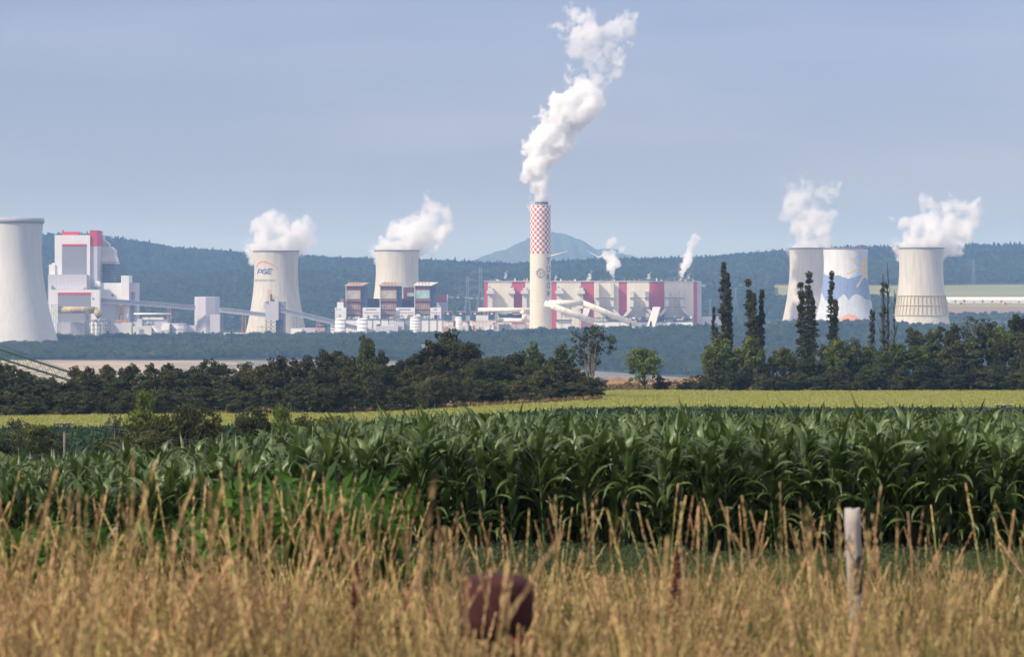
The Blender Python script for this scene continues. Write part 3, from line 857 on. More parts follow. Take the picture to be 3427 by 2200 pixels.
# right ducts
def duct(x0, x1, top, bot, foot):
    q = MB(); q.pbox(x0, x1, top, bot, D-11, 10.7)
    if foot:
        q.pprism([(x0, bot-.3), (x1, bot-.3), (foot[0]+(x1-x0)*.95, foot[1]), (foot[0], foot[1])], D-11, 9)
    q.build('flue_duct', M['duct'], hall)
duct(1994, 2005, 947, 1034, None)
duct(2043, 2054.5, 947, 1034, (2072, 1062))
duct(2108.5, 2120.5, 974, 1031, (2084, 1060))
duct(2159, 2171, 976, 1031, (2180, 1055))
duct(2226, 2238, 972, 1031, (2203, 1058))
duct(2276, 2288, 972, 1031, (2303, 1060))
MB().pbox(2302, 2314, 1058, G, D-11, 9).build('flue_duct', M['duct'], hall)
for a, b in ((1992, 2056), (2107, 2173), (2225, 2290)):
    q = MB()
    q.pbox(a, b, 997, 999, D-13, 2); q.pbox(a, b, 1027.5, 1029.2, D-13, 2)
    m_ = (a+b)/2
    q.pbox(m_-1, m_, 998, 1056, D-12, 1.5); q.pbox(m_-1, b-12, 1021, 1022, D-12, 1.2)
    for r0, r1 in ((999, 1021), (1029, 1050)):
        q.tube(P(m_, r0, D-12), P(b-12, r1, D-12), .35, 4)
    q.build('duct_frame', M['midsteel'], hall)
# roof clutter
rs = random.Random(8)
for k in range(46):
    x = 1628 + k*15.4 + rs.uniform(-4, 4); h = rs.choice((2, 3, 3, 5, 7)); w = rs.choice((1.2, 2, 3.5, 6, 9))
    if 1772 < x < 1845: continue
    q = MB()
    if rs.random() < .5: q.pbox(x, x+w, 940.3-h, 940.3, D+rs.uniform(5, 50), 6)
    else:
        dd = D+rs.uniform(5, 40); q.lathe((P(x, 0, dd).x, dd), [(1.0, zr(940.8, dd)), (1.0, zr(940-h, dd)), (1.5, zr(939.6-h, dd)), (1.5, zr(938.9-h, dd)), (.1, zr(938.6-h, dd))], 10)
    q.build('roof_vent', M[rs.choice(('white', 'midsteel', 'duct', 'orange', 'dark'))], hall)
for a, b in ((1690, 1722), (1905, 1932), (1650, 1665), (2005, 2048), (2137, 2193), (2232, 2262)):
    q = MB(); q.pbox(a, b, 934, 935.2, D+15, 10)
    for k in range(int((b-a)/4)+1): q.pbox(a+k*4, a+k*4+.6, 935, 940.3, D+15, .8)
    q.pbox(a+2, b-2, 937, 940.3, D+18, 7)
    q.build('roof_walkway', M['midsteel'], hall)
q = MB(); q.pbox(1985, 2320, 1063, 1066, D-16, 12); q.pbox(1990, 2318, 1076, 1080, D-22, 10)
for k in range(34): x = 1988+k*10; q.pbox(x, x+1, 1063, G, D-15, 1)
q.build('platform', M['midsteel'], hall)
for k in range(30):
    x = 1998 + k*10.7 + rs.uniform(-3, 3)
    if 2168 < x < 2212: continue
    w = rs.uniform(3, 9); top = rs.uniform(1054, 1072)
    MB().pbox(x, x+w, top, top+rs.uniform(3, 9), D-20, 5).build('equipment_unit', M[rs.choice(('white', 'orange', 'duct', 'dark', 'bright'))], hall)
MB().pbox(1990, 2318, 1080, G+3, D-24, 9).build('plinth_wall', M['white'], hall)

# sloped white chutes
t = thing('covered_chute', P(2185, gr(2185, 4040), 4040), 'tall bright white slanted chute leaning on the striped hall', 'chute')
MB().pprism([(2187, 1027.5), (2210, 1027.5), (2190, 1098), (2164, 1098)], 4025, 14).build('casing', M['bright'], t)
MB().pprism([(2210.3, 1027.5), (2212, 1030), (2193, 1098), (2190.4, 1098)], 4027, 18).build('support_frame', M['lilac'], t)
t = thing('covered_chute', P(1962, gr(1962, 4040), 4040), 'short white slanted chute under the flue pipes beside the chimney', 'chute')
MB().pprism([(1955, 1030), (1975, 1034), (1967, 1058), (1950, 1054)], 4020, 12).build('casing', M['bright'], t)
q = MB(); q.pbox(1956, 1972, 1050, gr(1962, 4040), 4024, 3); q.build('support_frame', M['midsteel'], t)

# ------------------------------------------------------------------ flue pipes
def pipe(name, label, pts, rpx, matl='pipe', legs=(), group=None, cat='pipe', n=20):
    p3 = [P(*p) for p in pts]
    t = thing(name, p3[0], label, cat, group)
    q = MB(); r = rpx*pts[0][2]/F
    for a, b in zip(p3[:-1], p3[1:]): q.tube(a, b, r, n)
    for p in p3[1:-1]:
        vs = []; bm = bmesh.new(); bmesh.ops.create_icosphere(bm, subdivisions=2, radius=r*1.005)
        vs = [v.co + p for v in bm.verts]; fs = [tuple(v.index for v in f.verts) for f in bm.faces]; bm.free(); q.add(vs, fs, 0, True)
    q.build('tube', M[matl], t)
    for a, b in zip(p3[:-1], p3[1:]):
        L = (b-a).length; k = max(1, int(L/14))
        for i in range(1, k): c = a.lerp(b, i/k); e = (b-a).normalized()*.35; MB().tube(c-e, c+e, r*1.06, n).build('flange_ring', M['duct'], t)
    for u, dd, rw in legs:
        q = MB(); g = gr(u, dd)
        for dx in (-2.5, 2.5): q.pbox(u+dx-.4, u+dx+.4, rw, g, dd, .8)
        for i in range(4):
            y0 = rw + (g-rw)*i/4; y1 = rw + (g-rw)*(i+1)/4
            q.tube(P(u-2.5, y0, dd), P(u+2.5, y1, dd), .25, 4)
        q.build('trestle', M['midsteel'], t)
    return t
pipe('flue_pipe', 'thick cream flue pipe descending right from the foot of the chimney, the lower of two', [(1822, 1016, 3920), (1990, 1078, 3925)], 10.5, legs=[(1880, 3925, 1046), (1942, 3928, 1068)])
pipe('flue_pipe', 'cream flue pipe running level then sloping down before the striped hall, upper of two', [(1836, 1014.5, 3938), (1950, 1014.5, 3942), (2130, 1088, 3970)], 9.5, legs=[(1910, 3944, 1022), (2020, 3985, 1050), (2075, 3990, 1070)])
pipe('flue_pipe', 'cream flue pipe left of the chimney, the higher of two level pipes', [(1600, 1038.5, 3995), (1800, 1038.5, 3990)], 8.0, legs=[(1700, 3998, 1046), (1728, 3998, 1046)])
pipe('flue_pipe', 'cream flue pipe left of the chimney, the lower of two level pipes', [(1662, 1073, 3985), (1800, 1073, 3980)], 7.0, legs=[(1690, 3990, 1080), (1760, 3990, 1080)])
pipe('pipe_branch', 'cream elbow pipe linking the two level flue pipes beside the chimney', [(1744, 1041, 3980), (1756, 1053, 3980), (1752, 1072, 3978)], 7.5)
t = thing('stair_tower', P(1824, gr(1824, 3925), 3925), 'grey scaffold stair tower at the foot of the chimney', 'scaffold')
q = MB()
for x in (1818, 1826, 1834): q.pbox(x, x+.8, 1026, gr(1824, 3925), 3915, .8)
for k in range(9):
    q.pbox(1818, 1834.8, 1028+k*9, 1029+k*9, 3915, 3); q.tube(P(1818, 1028+k*9, 3916), P(1834, 1037+k*9, 3916), .3, 4)
q.build('frame', M['duct'], t)
# ------------------------------------------------------------------ new power block on the left
D = 3950
nb = thing('power_block', P(250, gr(250, D), D), 'new pale grey power block with crimson trim beside the huge left tower', 'building')
G = gr(250, D) + 3
MB().pbox(183, 301, 787, G, D, 60).build('boiler_house', M['white'], nb)
MB().pbox(301, 325.5, 823, G, D+3, 50).build('shaded_side', M['lilac'], nb)  # right side face of the boiler house, its shade put into a greyer colour
MB().pbox(300.6, 325.6, 770.5, 823, D+2.5, 51).build('crimson_head', M['red'], nb)
MB().pbox(207, 260, 776, 786.8, D+10, 25).build('roof_house', M['red'], nb)
MB().pbox(207.5, 289, 824, 944, D-.4, .6).build('grey_panel', M['panel'], nb)
MB().pbox(207.5, 289, 817, 824, D-.9, 1.1).build('crimson_strip', M['red'], nb)
MB().pbox(163.5, 184, 885, G, D-2, 45).build('side_bay', M['white'], nb)
MB().pbox(174, 181, 880.5, 885.2, D+5, 10).build('roof_box', M['white'], nb)
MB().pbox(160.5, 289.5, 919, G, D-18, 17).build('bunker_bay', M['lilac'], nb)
MB().pbox(165, 333, 970, G, D-34, 15).build('turbine_bay', M['white'], nb)
MB().pbox(193.5, 303, 986, 1081, D-34.4, .6).build('grey_panel', M['panel'], nb)
MB().pbox(193.5, 303, 979.5, 986, D-34.8, 1.0).build('crimson_strip', M['red'], nb)
MB().pbox(190, 284, 1079, G, D-44, 9).build('low_annex', M['lilac'], nb)
MB().pbox(289, 405, 947, G, D+8, 30).build('filter_house', M['white'], nb)
MB().pbox(405, 431.5, 922.5, G, D+4, 34).build('lift_tower', M['white'], nb)
MB().pbox(431.5, 457.5, 947, G, D+10, 30).build('rear_bay', M['lilac'], nb)
MB().pbox(438, 451, 984, 1075, D+9.6, .6).build('grey_panel', M['panel'], nb)
MB().pbox(438, 451, 978, 984, D+9.3, .9).build('crimson_strip', M['red'], nb)
for a, b, c, e in ((172, 179, 957, 968), (180, 185, 963, 968), (281, 286, 963, 968), (309, 315, 998, 1002), (373, 380, 985, 992)):
    MB().pbox(a, b, c, e, D-18.5 if e < 970 else (D-34.6 if a < 320 else D+7.6), .6).build('opening', M['midsteel'], nb)
# absorber with its hood
ab = thing('flue_gas_absorber', P(355, gr(355, D), D+50), 'angular pale metal absorber hood above dark scaffolding, beside the crimson side box', 'absorber')
q = MB()
q.pprism([(325, 785), (344, 788), (344, 826), (325, 826)], D+52, 25)
q.pprism([(337, 801), (350, 806), (364, 815), (364, 826), (337, 826)], D+50, 22)
q.build('upper_duct', M['lilac'], ab)
MB().pprism([(325, 826), (368, 826), (382, 837), (383, 858), (328, 858)], D+47, 30).build('hood', M['duct'], ab)
MB().pprism([(328, 858), (383, 858), (390, 882), (325, 882)], D+45, 32).build('skirt', M['white'], ab)
MB().lathe((P(358, 0, D+62).x, D+62), [(30*D/F, zr(882, D)), (30*D/F, zr(950, D))], 40).build('vessel', M['midsteel'], ab)
q = MB()
for k in range(12): x = 318 + k*8.6; q.pbox(x, x+.9, 878+(12 if k > 8 else 0), 950, D+34, .8)
for k in range(7): q.pbox(317, 413, 889+k*9, 890.4+k*9, D+33.4, .8)
for k in range(9): q.tube(P(320+k*9, 890+(k % 3)*18, D+33), P(330+k*9, 908+(k % 3)*18, D+33), .3, 4)
q.build('scaffold', M['dark'], ab)
MB().pbox(318, 397, 876.5, 878.5, D+35, 3).build('platform', M['orange'], ab)
q = MB(); q.pbox(316, 334, 941, 960, D-5, 6); q.build('plant_room', M['bright'], ab)

pipe('ochre_duct', 'thick ochre pipe running level between the left tower and the power block', [(196, 1038, 3890), (318, 1038, 3890), (336, 1062, 3890)], 11.5, 'ypipe', legs=[(292, 3893, 1046)])
def scaffold(label, x0, x1, y0, d, mk='midsteel', step=6, name='scaffold_tower', extra=True):
    g = gr((x0+x1)/2, d)
    t = thing(name, P((x0+x1)/2, g, d), label, 'scaffold', 'steel frames round the plant')
    q = MB(); n = max(2, int((x1-x0)/step))
    for dy in (0, 6):
        for k in range(n+1): x = x0+(x1-x0)*k/n; q.pbox(x, x+.7, y0, g, d+dy, .6)
        m = int((g-y0)/8)
        for k in range(m): q.pbox(x0, x1+.7, y0+k*8, y0+k*8+.8, d+dy-.2, .6)
        for k in range(m):
            a = x0 + (x1-x0)*((k*7) % 10)/10; q.tube(P(a, y0+k*8, d+dy), P(min(x1, a+8), y0+k*8+8, d+dy), .25, 4)
    q.build('frame', M[mk], t)
    if extra:
        q = MB(); q.pbox(x0, x1, y0-.8, y0, d-1, 8); q.build('deck', M['lilac'], t)
    return t
scaffold('scaffold frame between the left tower and the ochre pipe', 172, 201, 1021, 3885)
scaffold('dark scaffold frame under the elbow of the ochre pipe', 284, 297, 1048, 3880, 'dark')
def tank(label, cu, rpx, top, d, mk='white', rings=3, name='storage_tank', roof='dome', group='tanks and silos of the plant'):
    g = gr(cu, d); c = P(cu, g, d); r = rpx*d/F
    t = thing(name, c, label, 'tank', group)
    z0, z1 = c.z-1, zr(top, d)
    MB().lathe((c.x, d), [(r, z0), (r, z1), (r*.97, z1)] + ([(r*.6, z1+r*.12), (.05, z1+r*.18)] if roof == 'dome' else [(.05, z1+.1)]), 40).build('shell', M[mk], t)
    q = MB()
    for k in range(rings):
        z = z1 - (z1-z0)*(k+.15)/(rings+1.5); q.lathe((c.x, d), [(r, z-.2), (r+.35, z-.2), (r+.35, z+.2), (r, z+.2)], 40)
    q.build('hoops', M['midsteel'], t)
    return t
tank('squat grey tank wrapped in scaffolding below the ochre pipe elbow', 330, 27, 1073, 3900, 'duct', 4)
scaffold('dark scaffold round the squat tank below the ochre elbow', 335, 371, 1068, 3868, 'dark')
def hut(name, label, boxes, d, cat='building', group='low plant buildings', ops=()):
    """boxes: (part name, x0, x1, row0, row1 or None, depth offset, depth, material)"""
    g = gr((boxes[0][1]+boxes[0][2])/2, d) + 3
    t = thing(name, P((boxes[0][1]+boxes[0][2])/2, g-3, d), label, cat, group)
    for pn, a, b, c, e, off, dep, mk in boxes:
        MB().pbox(a, b, c, e or g, d+off, dep).build(pn, M[mk], t)
    for a, b, c, e in ops:
        MB().pbox(a, b, c, e, d-.4, .6).build('opening', M['panel'], t)
    return t
hut('utility_building', 'pale building with a rounded roof edge left of the round-cornered hangar', [('wall', 376, 440, 1082, None, 0, 25, 'lilac'), ('annex', 408, 440, 1080, None, -3, 2.8, 'duct'), ('roof_units', 384, 425, 1072, 1078, 5, 8, 'orange')], 3900)
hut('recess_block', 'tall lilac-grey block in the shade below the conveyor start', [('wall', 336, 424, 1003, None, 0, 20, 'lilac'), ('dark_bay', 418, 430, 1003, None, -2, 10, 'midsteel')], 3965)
hut('lift_frame', 'rusty orange lift frame below the start of the conveyor bridge', [('frame', 401, 403, 1010, 1070, 0, 1, 'orange'), ('cage', 400, 413, 1024, 1042, 1, 5, 'orange'), ('lower_cage', 401, 412, 1044, 1054, 1, 5, 'orange')], 3950, 'lift')
t = hut('low_hangar', 'pale hangar with a bright sloped end, left of the white sloped store', [('wall', 444, 507, 1092, None, 0, 30, 'duct'), ('door', 466, 480, 1103, None, -.5, .8, 'panel')], 3895)
MB().pprism([(505, 1091), (512, 1091), (532, 1112), (520, 1112)], 3893, 26).build('sloped_end', M['bright'], t)
hut('office_block', 'stepped lilac block behind the pale hangar', [('wall', 458, 474, 1068, None, 0, 20, 'lilac'), ('step', 448, 458, 1078, None, 2, 16, 'lilac')], 3915)
hut('long_store', 'long low grey store with a pale roof line behind the hangars', [('wall', 472, 560, 1072, None, 0, 26, 'lilac'), ('roof', 471, 556, 1070, 1072, -1, 28, 'roofgrey'), ('annex', 480, 496, 1079, None, -4, 3.8, 'white'), ('upper_row', 476, 546, 1063, 1070, 8, 12, 'duct')], 3935)
t = hut('sloped_store', 'store with a bright white sloped front below the silver pipe', [('wall', 552, 568, 1082, None, 4, 26, 'lilac')], 3905)
MB().pprism([(544, 1083), (568, 1083), (563, 1105), (537, 1105)], 3900, 4).build('sloped_front', M['bright'], t)
tank('wide grey round tank right of the white sloped front', 598, 28, 1083, 3925, 'lilac', 2, roof='flat')
hut('low_wall_building', 'low pale building between the wide tank and the tall grey silo block', [('wall', 626, 655, 1090, None, 0, 14, 'lilac')], 3930)
pipe('silver_pipe', 'bright silver pipe raised on trestles above the low stores', [(448, 1051, 3930), (570, 1051, 3930)], 2.6, 'bright', legs=[(570, 3930, 1053), (500, 3932, 1053)])

# tall silo block and transfer tower
t = thing('silo_block', P(693, gr(693, 3960), 3960), 'tall windowless lilac-grey block between the two conveyor bridges', 'building')
c = P(693, 1000, 3985); rr_ = 42*.3985
MB().lathe((c.x, 3985), [(rr_*1.0, zr(gr(693, 3960)+3, 3960)), (rr_, zr(994, 3960)), (rr_*.96, zr(993.5, 3960)), (.1, zr(993, 3960))], 8, smooth=False).build('shell', M['lilac'], t)
MB().pbox(703, 735.5, 1053, gr(693, 3960)+3, 3953, 12).build('annex', M['lilac'], t)
t = thing('transfer_tower', P(915, gr(915, 3930), 3930), 'lilac-grey transfer tower on dark steel legs before the PGE cooling tower', 'tower')
a, b = P(888, 1072, 3930), P(932, 1009, 3930)
MB().box(a.x, b.x, 3930, 3950, a.z, b.z).build('tower_body', M['lilac'], t)
MB().pbox(932.3, 952, 1010, gr(915, 3930)+3, 3938, 24).build('rear_core', M['panel'], t)
q = MB(); g = gr(915, 3930)
for x in (889, 906, 923): q.pbox(x, x+2, 1072, g, 3931, 1.5); q.pbox(x, x+2, 1072, g, 3948, 1.5)
q.pbox(925, 946, 1072, g, 3934, 14)
for x in (889, 906):
    for k in range(3): q.tube(P(x+1, 1073+k*14, 3931), P(x+18, 1087+k*14, 3931), .35, 4); q.tube(P(x+18, 1073+k*14, 3931), P(x+1, 1087+k*14, 3931), .35, 4)
q.build('leg_frame', M['dark'], t)
q = MB()
for x in (897, 907): q.pbox(x, x+1, 970, 1009, 3936, 1); q.pbox(x, x+1, 970, 1009, 3942, 1)
for k in range(5): q.pbox(897, 908, 971+k*8, 972+k*8, 3936, 7); q.tube(P(897, 971+k*8, 3936), P(908, 979+k*8, 3936), .3, 4)
q.pbox(911, 930, 994, 995, 3936, 8); q.pbox(911, 912, 994, 1009, 3936, 1); q.pbox(929, 930, 994, 1009, 3936, 1); q.pbox(919, 920, 994, 1009, 3936, 1)
q.build('head_frame', M['orange'], t)
q = MB(); q.pbox(904, 910, 985, 1009, 3938, 5); q.pbox(912, 917, 1002, 1009, 3938, 6); q.build('machinery', M['dark'], t)
MB().pbox(886, 893, 1007, 1010, 3928, 10).build('ledge', M['bright'], t)
q = MB(); q.tube(P(884, 1012, 3932), P(884, 1033, 3932), .4, 4)
for k in range(4): q.pbox(882, 888, 1013+k*7, 1014+k*7, 3932, 1)
q.build('outside_stair', M['midsteel'], t)

# conveyor bridges
def bridge(label, a, b, hpx, npan, legs=(), cat='conveyor bridge', tint='truss'):
    """a,b: (px,row,d) of the lower chord ends"""
    A = P(*a); B = P(*b); t = thing('conveyor_bridge', A, label, cat, 'conveyor bridges')
    up = Vector((0, 0, hpx*a[2]/F)); dy = Vector((0, 4.5, 0))
    q = MB()
    for o in (Vector(), dy):
        q.tube(A+o, B+o, .42, 4); q.tube(A+o+up, B+o+up, .42, 4)
        for k in range(npan+1):
            c = A.lerp(B, k/npan)+o; q.tube(c, c+up, .24, 4)
            if k < npan: q.tube(c, A.lerp(B, (k+1)/npan)+o+up, .24, 4)
    q.build('truss', M[tint], t)
    nrm = Vector((0, 0, 1)); q = MB(); o = Vector((0, 2.3, 0))
    vs = [A+o+up*.06, B+o+up*.06, B+o+up*.86, A+o+up*.86]; vs += [v+Vector((0, .3, 0)) for v in vs]
    q.add(vs, [(3, 2, 1, 0), (4, 5, 6, 7), (0, 1, 5, 4), (1, 2, 6, 5), (2, 3, 7, 6), (3, 0, 4, 7)]); q.build('gallery_sheet', M['truss_in'], t)
    q = MB(); e = Vector((0, .8, 0))
    vs = [A-e+up*1.02, B-e+up*1.02, B+dy+e+up*1.02, A+dy+e+up*1.02]; vs += [v+Vector((0, 0, .3)) for v in vs]
    q.add(vs, [(0, 1, 2, 3), (7, 6, 5, 4), (0, 4, 5, 1), (1, 5, 6, 2), (2, 6, 7, 3), (3, 7, 4, 0)]); q.build('roof', M['lilac'], t)
    for f_, mk in legs:
        c = A.lerp(B, f_); g = gz(c.x, c.y)-1; q = MB()
        for dx in (-1.8, 1.8):
            for dyy in (0, 4.5): q.tube((c.x+dx, c.y+dyy, c.z), (c.x+dx*1.6, c.y+dyy, g), .35, 4)
        m = max(1, int((c.z-g)/6))
        for k in range(m): q.tube((c.x-2, c.y, c.z-(c.z-g)*k/m), (c.x+2.3, c.y, c.z-(c.z-g)*(k+1)/m), .2, 4)
        q.build('trestle', M[mk], t)
    return t
bridge('conveyor bridge from the power block to the tall lilac-grey block', (334, 1012, 3945), (652, 1037, 3955), 14, 36, [(.22, 'orange'), (.73, 'orange'), (.5, 'midsteel')])
bridge('conveyor bridge from the tall lilac-grey block to the transfer tower', (735, 1045, 3955), (890, 1062, 3935), 14, 18, [(.03, 'midsteel'), (.52, 'orange')])
bridge('long conveyor bridge sloping down right from the transfer tower to the silos', (934, 1044, 3932), (1262, 1122, 3925), 15, 40, [(.40, 'orange'), (.16, 'midsteel')])
t = hut('pump_house', 'white flat-roofed pump house at the foot of the PGE cooling tower', [('wall', 973, 1011, 1100, None, 0, 12, 'white'), ('rear_wall', 1011, 1085, 1098, None, 6, 20, 'lilac')], 3925)
scaffold('rusty orange frame under the long conveyor bridge', 1056, 1083, 1090, 3915, 'orange')
t = hut('service_crane', 'small yellow crane arm before the foot of the PGE cooling tower', [('mast', 877, 878.2, 1089, None, 0, 1, 'ledge'), ('jib', 860, 886, 1094, 1096, 0, 1, 'ledge')], 3900, 'crane')

# ------------------------------------------------------------------ three oxide-red units
def red_unit(label, x0, x1, xs, top, d, roofmk, gal, side='darkblue'):
    g = gr(x0, d)
    t = thing('desulphurisation_building', P((x0+x1)/2, g, d), label, 'building', 'oxide-red open-fronted buildings with pitched roof sheets')
    a, b = P(x0, g, d), P(x1, top, d); sx_ = P(xs, top, d).x
    dep = 26.0
    MB().box(a.x, b.x, d, d+dep, a.z, b.z).build('wall', M['brownred'], t)
    MB().box(b.x+.02, sx_, d+3, d+dep, a.z, b.z).build('side_wall', M[side], t)
    q = MB(); q.prism([(a.x-1.5, b.z), (sx_+1.8, b.z), (sx_+1.8, b.z+.8), (a.x-1.5, b.z+.8)], d-1.5, d-1.0)
    vs = [(a.x-1.8, d-2, b.z+.1), (b.x+1.5, d-2, b.z+.1), (sx_+2.2, d+dep+2, b.z+4.6), (a.x+2.8, d+dep+2, b.z+4.6)]
    vs += [(v[0], v[1], v[2]+.6) for v in vs]
    q = MB().add(vs, [(3, 2, 1, 0), (4, 5, 6, 7), (0, 1, 5, 4), (1, 2, 6, 5), (2, 3, 7, 6), (3, 0, 4, 7)])
    rf = q.build('roof', M[roofmk], t)
    for k in range(4):
        x = a.x + (b.x-a.x)*(.25+.2*k); q = MB().box(x, x+1.3, d+9, d+10.5, b.z+1.5, b.z+6); q.build('roof_vent', M['orange'], rf)
    for (r0, r1, mk) in ((.08, .24, gal), (.34, .43, 'lath'), (.46, .52, 'lath'), (.56, .66, gal if gal == 'galteal' else 'lath'), (.71, .79, 'lath')):
        z1 = b.z + (a.z-b.z)*r0; z0 = b.z + (a.z-b.z)*r1
        MB().box(a.x+1, b.x-1, d-.35, d+.2, z0, z1).build('gallery', M[mk], t)
    q = MB()
    for r in (.27, .44, .53, .68):
        z = b.z + (a.z-b.z)*r; q.box(a.x-1.2, b.x+.8, d-1.6, d-.2, z-.35, z+.3)
    q.build('ledges', M['ledge'], t)
    MB().box(a.x, a.x+1, d-1.2, d-.3, a.z, b.z-.3).build('corner_pipe', M['duct'], t)
    return t
red_unit('oxide-red unit with a brown roof sheet and blue side, leftmost of the three', 1157, 1209, 1228, 958.5, 3990, 'roofbrown', 'gal')
red_unit('oxide-red unit with a darker brown roof sheet before the plain cooling tower', 1271, 1329, 1343, 958, 3990, 'roofbrown', 'gal')
red_unit('oxide-red unit with a pale roof sheet and teal galleries, rightmost of the three', 1387, 1441, 1460, 957.5, 3990, 'roofgrey', 'galteal')
t = hut('dark_link_building', 'dark oxide building running behind the three open-fronted units', [('wall', 1226, 1387, 1000, None, 0, 18, 'brownred'), ('lower_wall', 1228, 1386, 1012, None, -1.5, 1.2, 'darkblue')], 4030)
hut('red_side_building', 'oxide-red box building with a pale dome, before the plain cooling tower', [('wall', 1350, 1390, 962, None, 0, 20, 'brownred'), ('pale_dome', 1363, 1386, 980, 992, -1, 2, 'galteal')], 4045)
hut('red_end_building', 'dark red building with a pale right edge beside the rightmost open-fronted unit', [('wall', 1460, 1496, 987, 1012, 0, 20, 'brownred'), ('lower_wall', 1458, 1497, 1012, None, -1, 21, 'lilac'), ('pale_edge', 1495, 1498, 986, 1012, -1.5, 4, 'lilac')], 4035)

# white fronts, silos and low row
t = hut('white_lift_house', 'white stepped tower house left of the first oxide-red unit', [('wall', 1121, 1158, 1030, None, 0, 16, 'white'), ('upper', 1128, 1149, 1012, 1030, 1, 12, 'white'), ('red_box', 1140, 1149, 1000, 1012, 6, 6, 'bred')], 3975, ops=[(1125, 1129, 1034, 1037), (1135, 1139, 1034, 1037), (1134, 1140, 1054, 1060)])
for a, b, lab in ((1213.5, 1273, 'white fronted machine hall between the first and second oxide-red units'), (1325, 1388, 'white fronted machine hall between the second and third oxide-red units'), (1440, 1476, 'white fronted machine hall right of the third oxide-red unit')):
    hut('machine_hall', lab, [('wall', a, b, 1030, None, 0, 18, 'white'), ('dark_sign', a+10, b-14, 1035, 1037.5, -.4, .6, 'midsteel'), ('red_line', a+2, b-3, 1046.3, 1047.5, -.4, .6, 'bred'), ('gate', b-24, b-6, 1054, 1068, -.4, .6, 'panel'), ('vent_door', a+16, a+22, 1055, 1068, -.4, .6, 'panel')], 3975, group='white fronted machine halls')
t = hut('long_white_hall', 'long low white hall running behind the round silos', [('wall', 1121, 1480, 1070, None, 0, 14, 'white'), ('parapet', 1119, 1482, 1067.5, 1070, -1, 16, 'midsteel')], 3955)
rs = random.Random(4)
for k in range(32):
    x = 1160 + k*9.5 + rs.uniform(-3, 3); w = rs.uniform(2, 6)
    MB().pbox(x, x+w, 1068-rs.uniform(3, 9), 1067.4, 3958, 5).build('roof_unit', M[rs.choice(('orange', 'dark', 'white', 'midsteel', 'duct'))], t)
for k in range(9): MB().pbox(1245+k*27, 1247+k*27, 1070.2, 1112, 3954.3, .6).build('downpipe', M['midsteel'], t)
tank('round white silo with grey hoops, left of the pair before the long white hall', 1139.5, 18.5, 1069, 3930, 'white', 4)
tank('round white silo with grey hoops, right of the pair before the long white hall', 1212.5, 18.5, 1069, 3930, 'white', 4)
t = tank('round white silo topped by a pale curved cap, before the third oxide-red unit', 1389, 17, 1063, 3930, 'white', 6)
MB().pprism([(1388, 1060), (1391, 1053), (1400, 1051), (1406, 1054), (1408, 1060)], 3925, 4).build('roof_cap', M['white'], t)
hut('grey_store', 'low lilac-grey store with small roof units between two round silos', [('wall', 1258, 1332, 1092, None, 0, 15, 'lilac'), ('side', 1332, 1345, 1092, None, 3, 12, 'panel'), ('roof_unit', 1260, 1272, 1086, 1092, 2, 5, 'dark'), ('roof_line', 1275, 1318, 1088, 1092, 4, 5, 'duct')], 3915)
hut('grey_block', 'plain grey block behind the low lilac-grey store', [('wall', 1301, 1352, 1078, None, 0, 12, 'lilac'), ('side', 1352, 1372, 1078, None, 4, 8, 'panel')], 3935)
hut('vent_stack', 'grey boxy vent stack on the roof between the second and third units', [('stack', 1324, 1338, 1040, 1072, 0, 5, 'panel'), ('deck', 1316, 1345, 1059, 1061, -1, 7, 'midsteel'), ('mast', 1319, 1321, 1050, None, 0, 1, 'midsteel')], 3945, 'vent')
hut('stair_block', 'white banded stair block left of the first round silo', [('wall', 1106, 1122, 1088, None, 0, 10, 'white'), ('band', 1105, 1122, 1094, 1095.2, -.5, 1, 'midsteel'), ('lower_band', 1105, 1122, 1104, 1105.2, -.5, 1, 'midsteel')], 3932)

# crusher-like dark units between the white halls and the chimney
for k, (x, w, lab) in enumerate(((1487, 24, 'dark blue filter unit with an ochre top right of the white machine halls'), (1530, 27, 'dark blue filter unit with an ochre top, second from the white machine halls'), (1578, 20, 'dark blue filter unit with an ochre top by the mouth of the level pipe'), (1634, 22, 'plain dark blue unit under the level flue pipe'))):
    hut('filter_unit', lab, [('casing', x, x+w, 1046, 1072, 0, 14, 'darkblue'), ('frame_top', x-2, x+w+3, 1042, 1045, -1, 16, 'orange'), ('window_sheet', x+8, x+15, 1048.5, 1052.5, -.4, .6, 'bright'), ('base_wall', x-6, x+w+6, 1074, None, 2, 12, 'white'), ('side_unit', x+w+1, x+w+14, 1056, 1074, 3, 8, 'white')], 3975, 'filter', 'dark filter units left of the chimney')
hut('grey_bark_wall', 'blotchy grey block below the left end of the higher level pipe', [('wall', 1593, 1634, 1056, None, 0, 12, 'duct'), ('stack', 1610, 1614, 1044, 1056, 2, 3, 'dark'), ('other_stack', 1626, 1630, 1043, 1056, 2, 3, 'dark')], 3950)
tank('small pale round tank left of the chimney foot', 1651, 12, 1078, 3945, 'duct', 2)
hut('pipe_rack_shed', 'dark shed with white sheets under the level flue pipes', [('wall', 1668, 1745, 1050, 1064, 0, 8, 'darkblue'), ('sheet', 1672, 1700, 1052, 1054.5, -.5, .7, 'bright'), ('other_sheet', 1716, 1740, 1049.5, 1054, -.5, .7, 'bright'), ('base_wall', 1665, 1770, 1086, None, 3, 10, 'lilac')], 3995)
hut('low_canteen', 'low white building between the chimney foot and the small slanted chute', [('wall', 1862, 1912, 1078, None, 0, 14, 'white'), ('flat_roof', 1860, 1914, 1071, 1076, -2, 18, 'darkblue')], 4010)
tank('small white round tank before the filter units', 1535, 11, 1062, 3960, 'white', 2)
rs = random.Random(3)
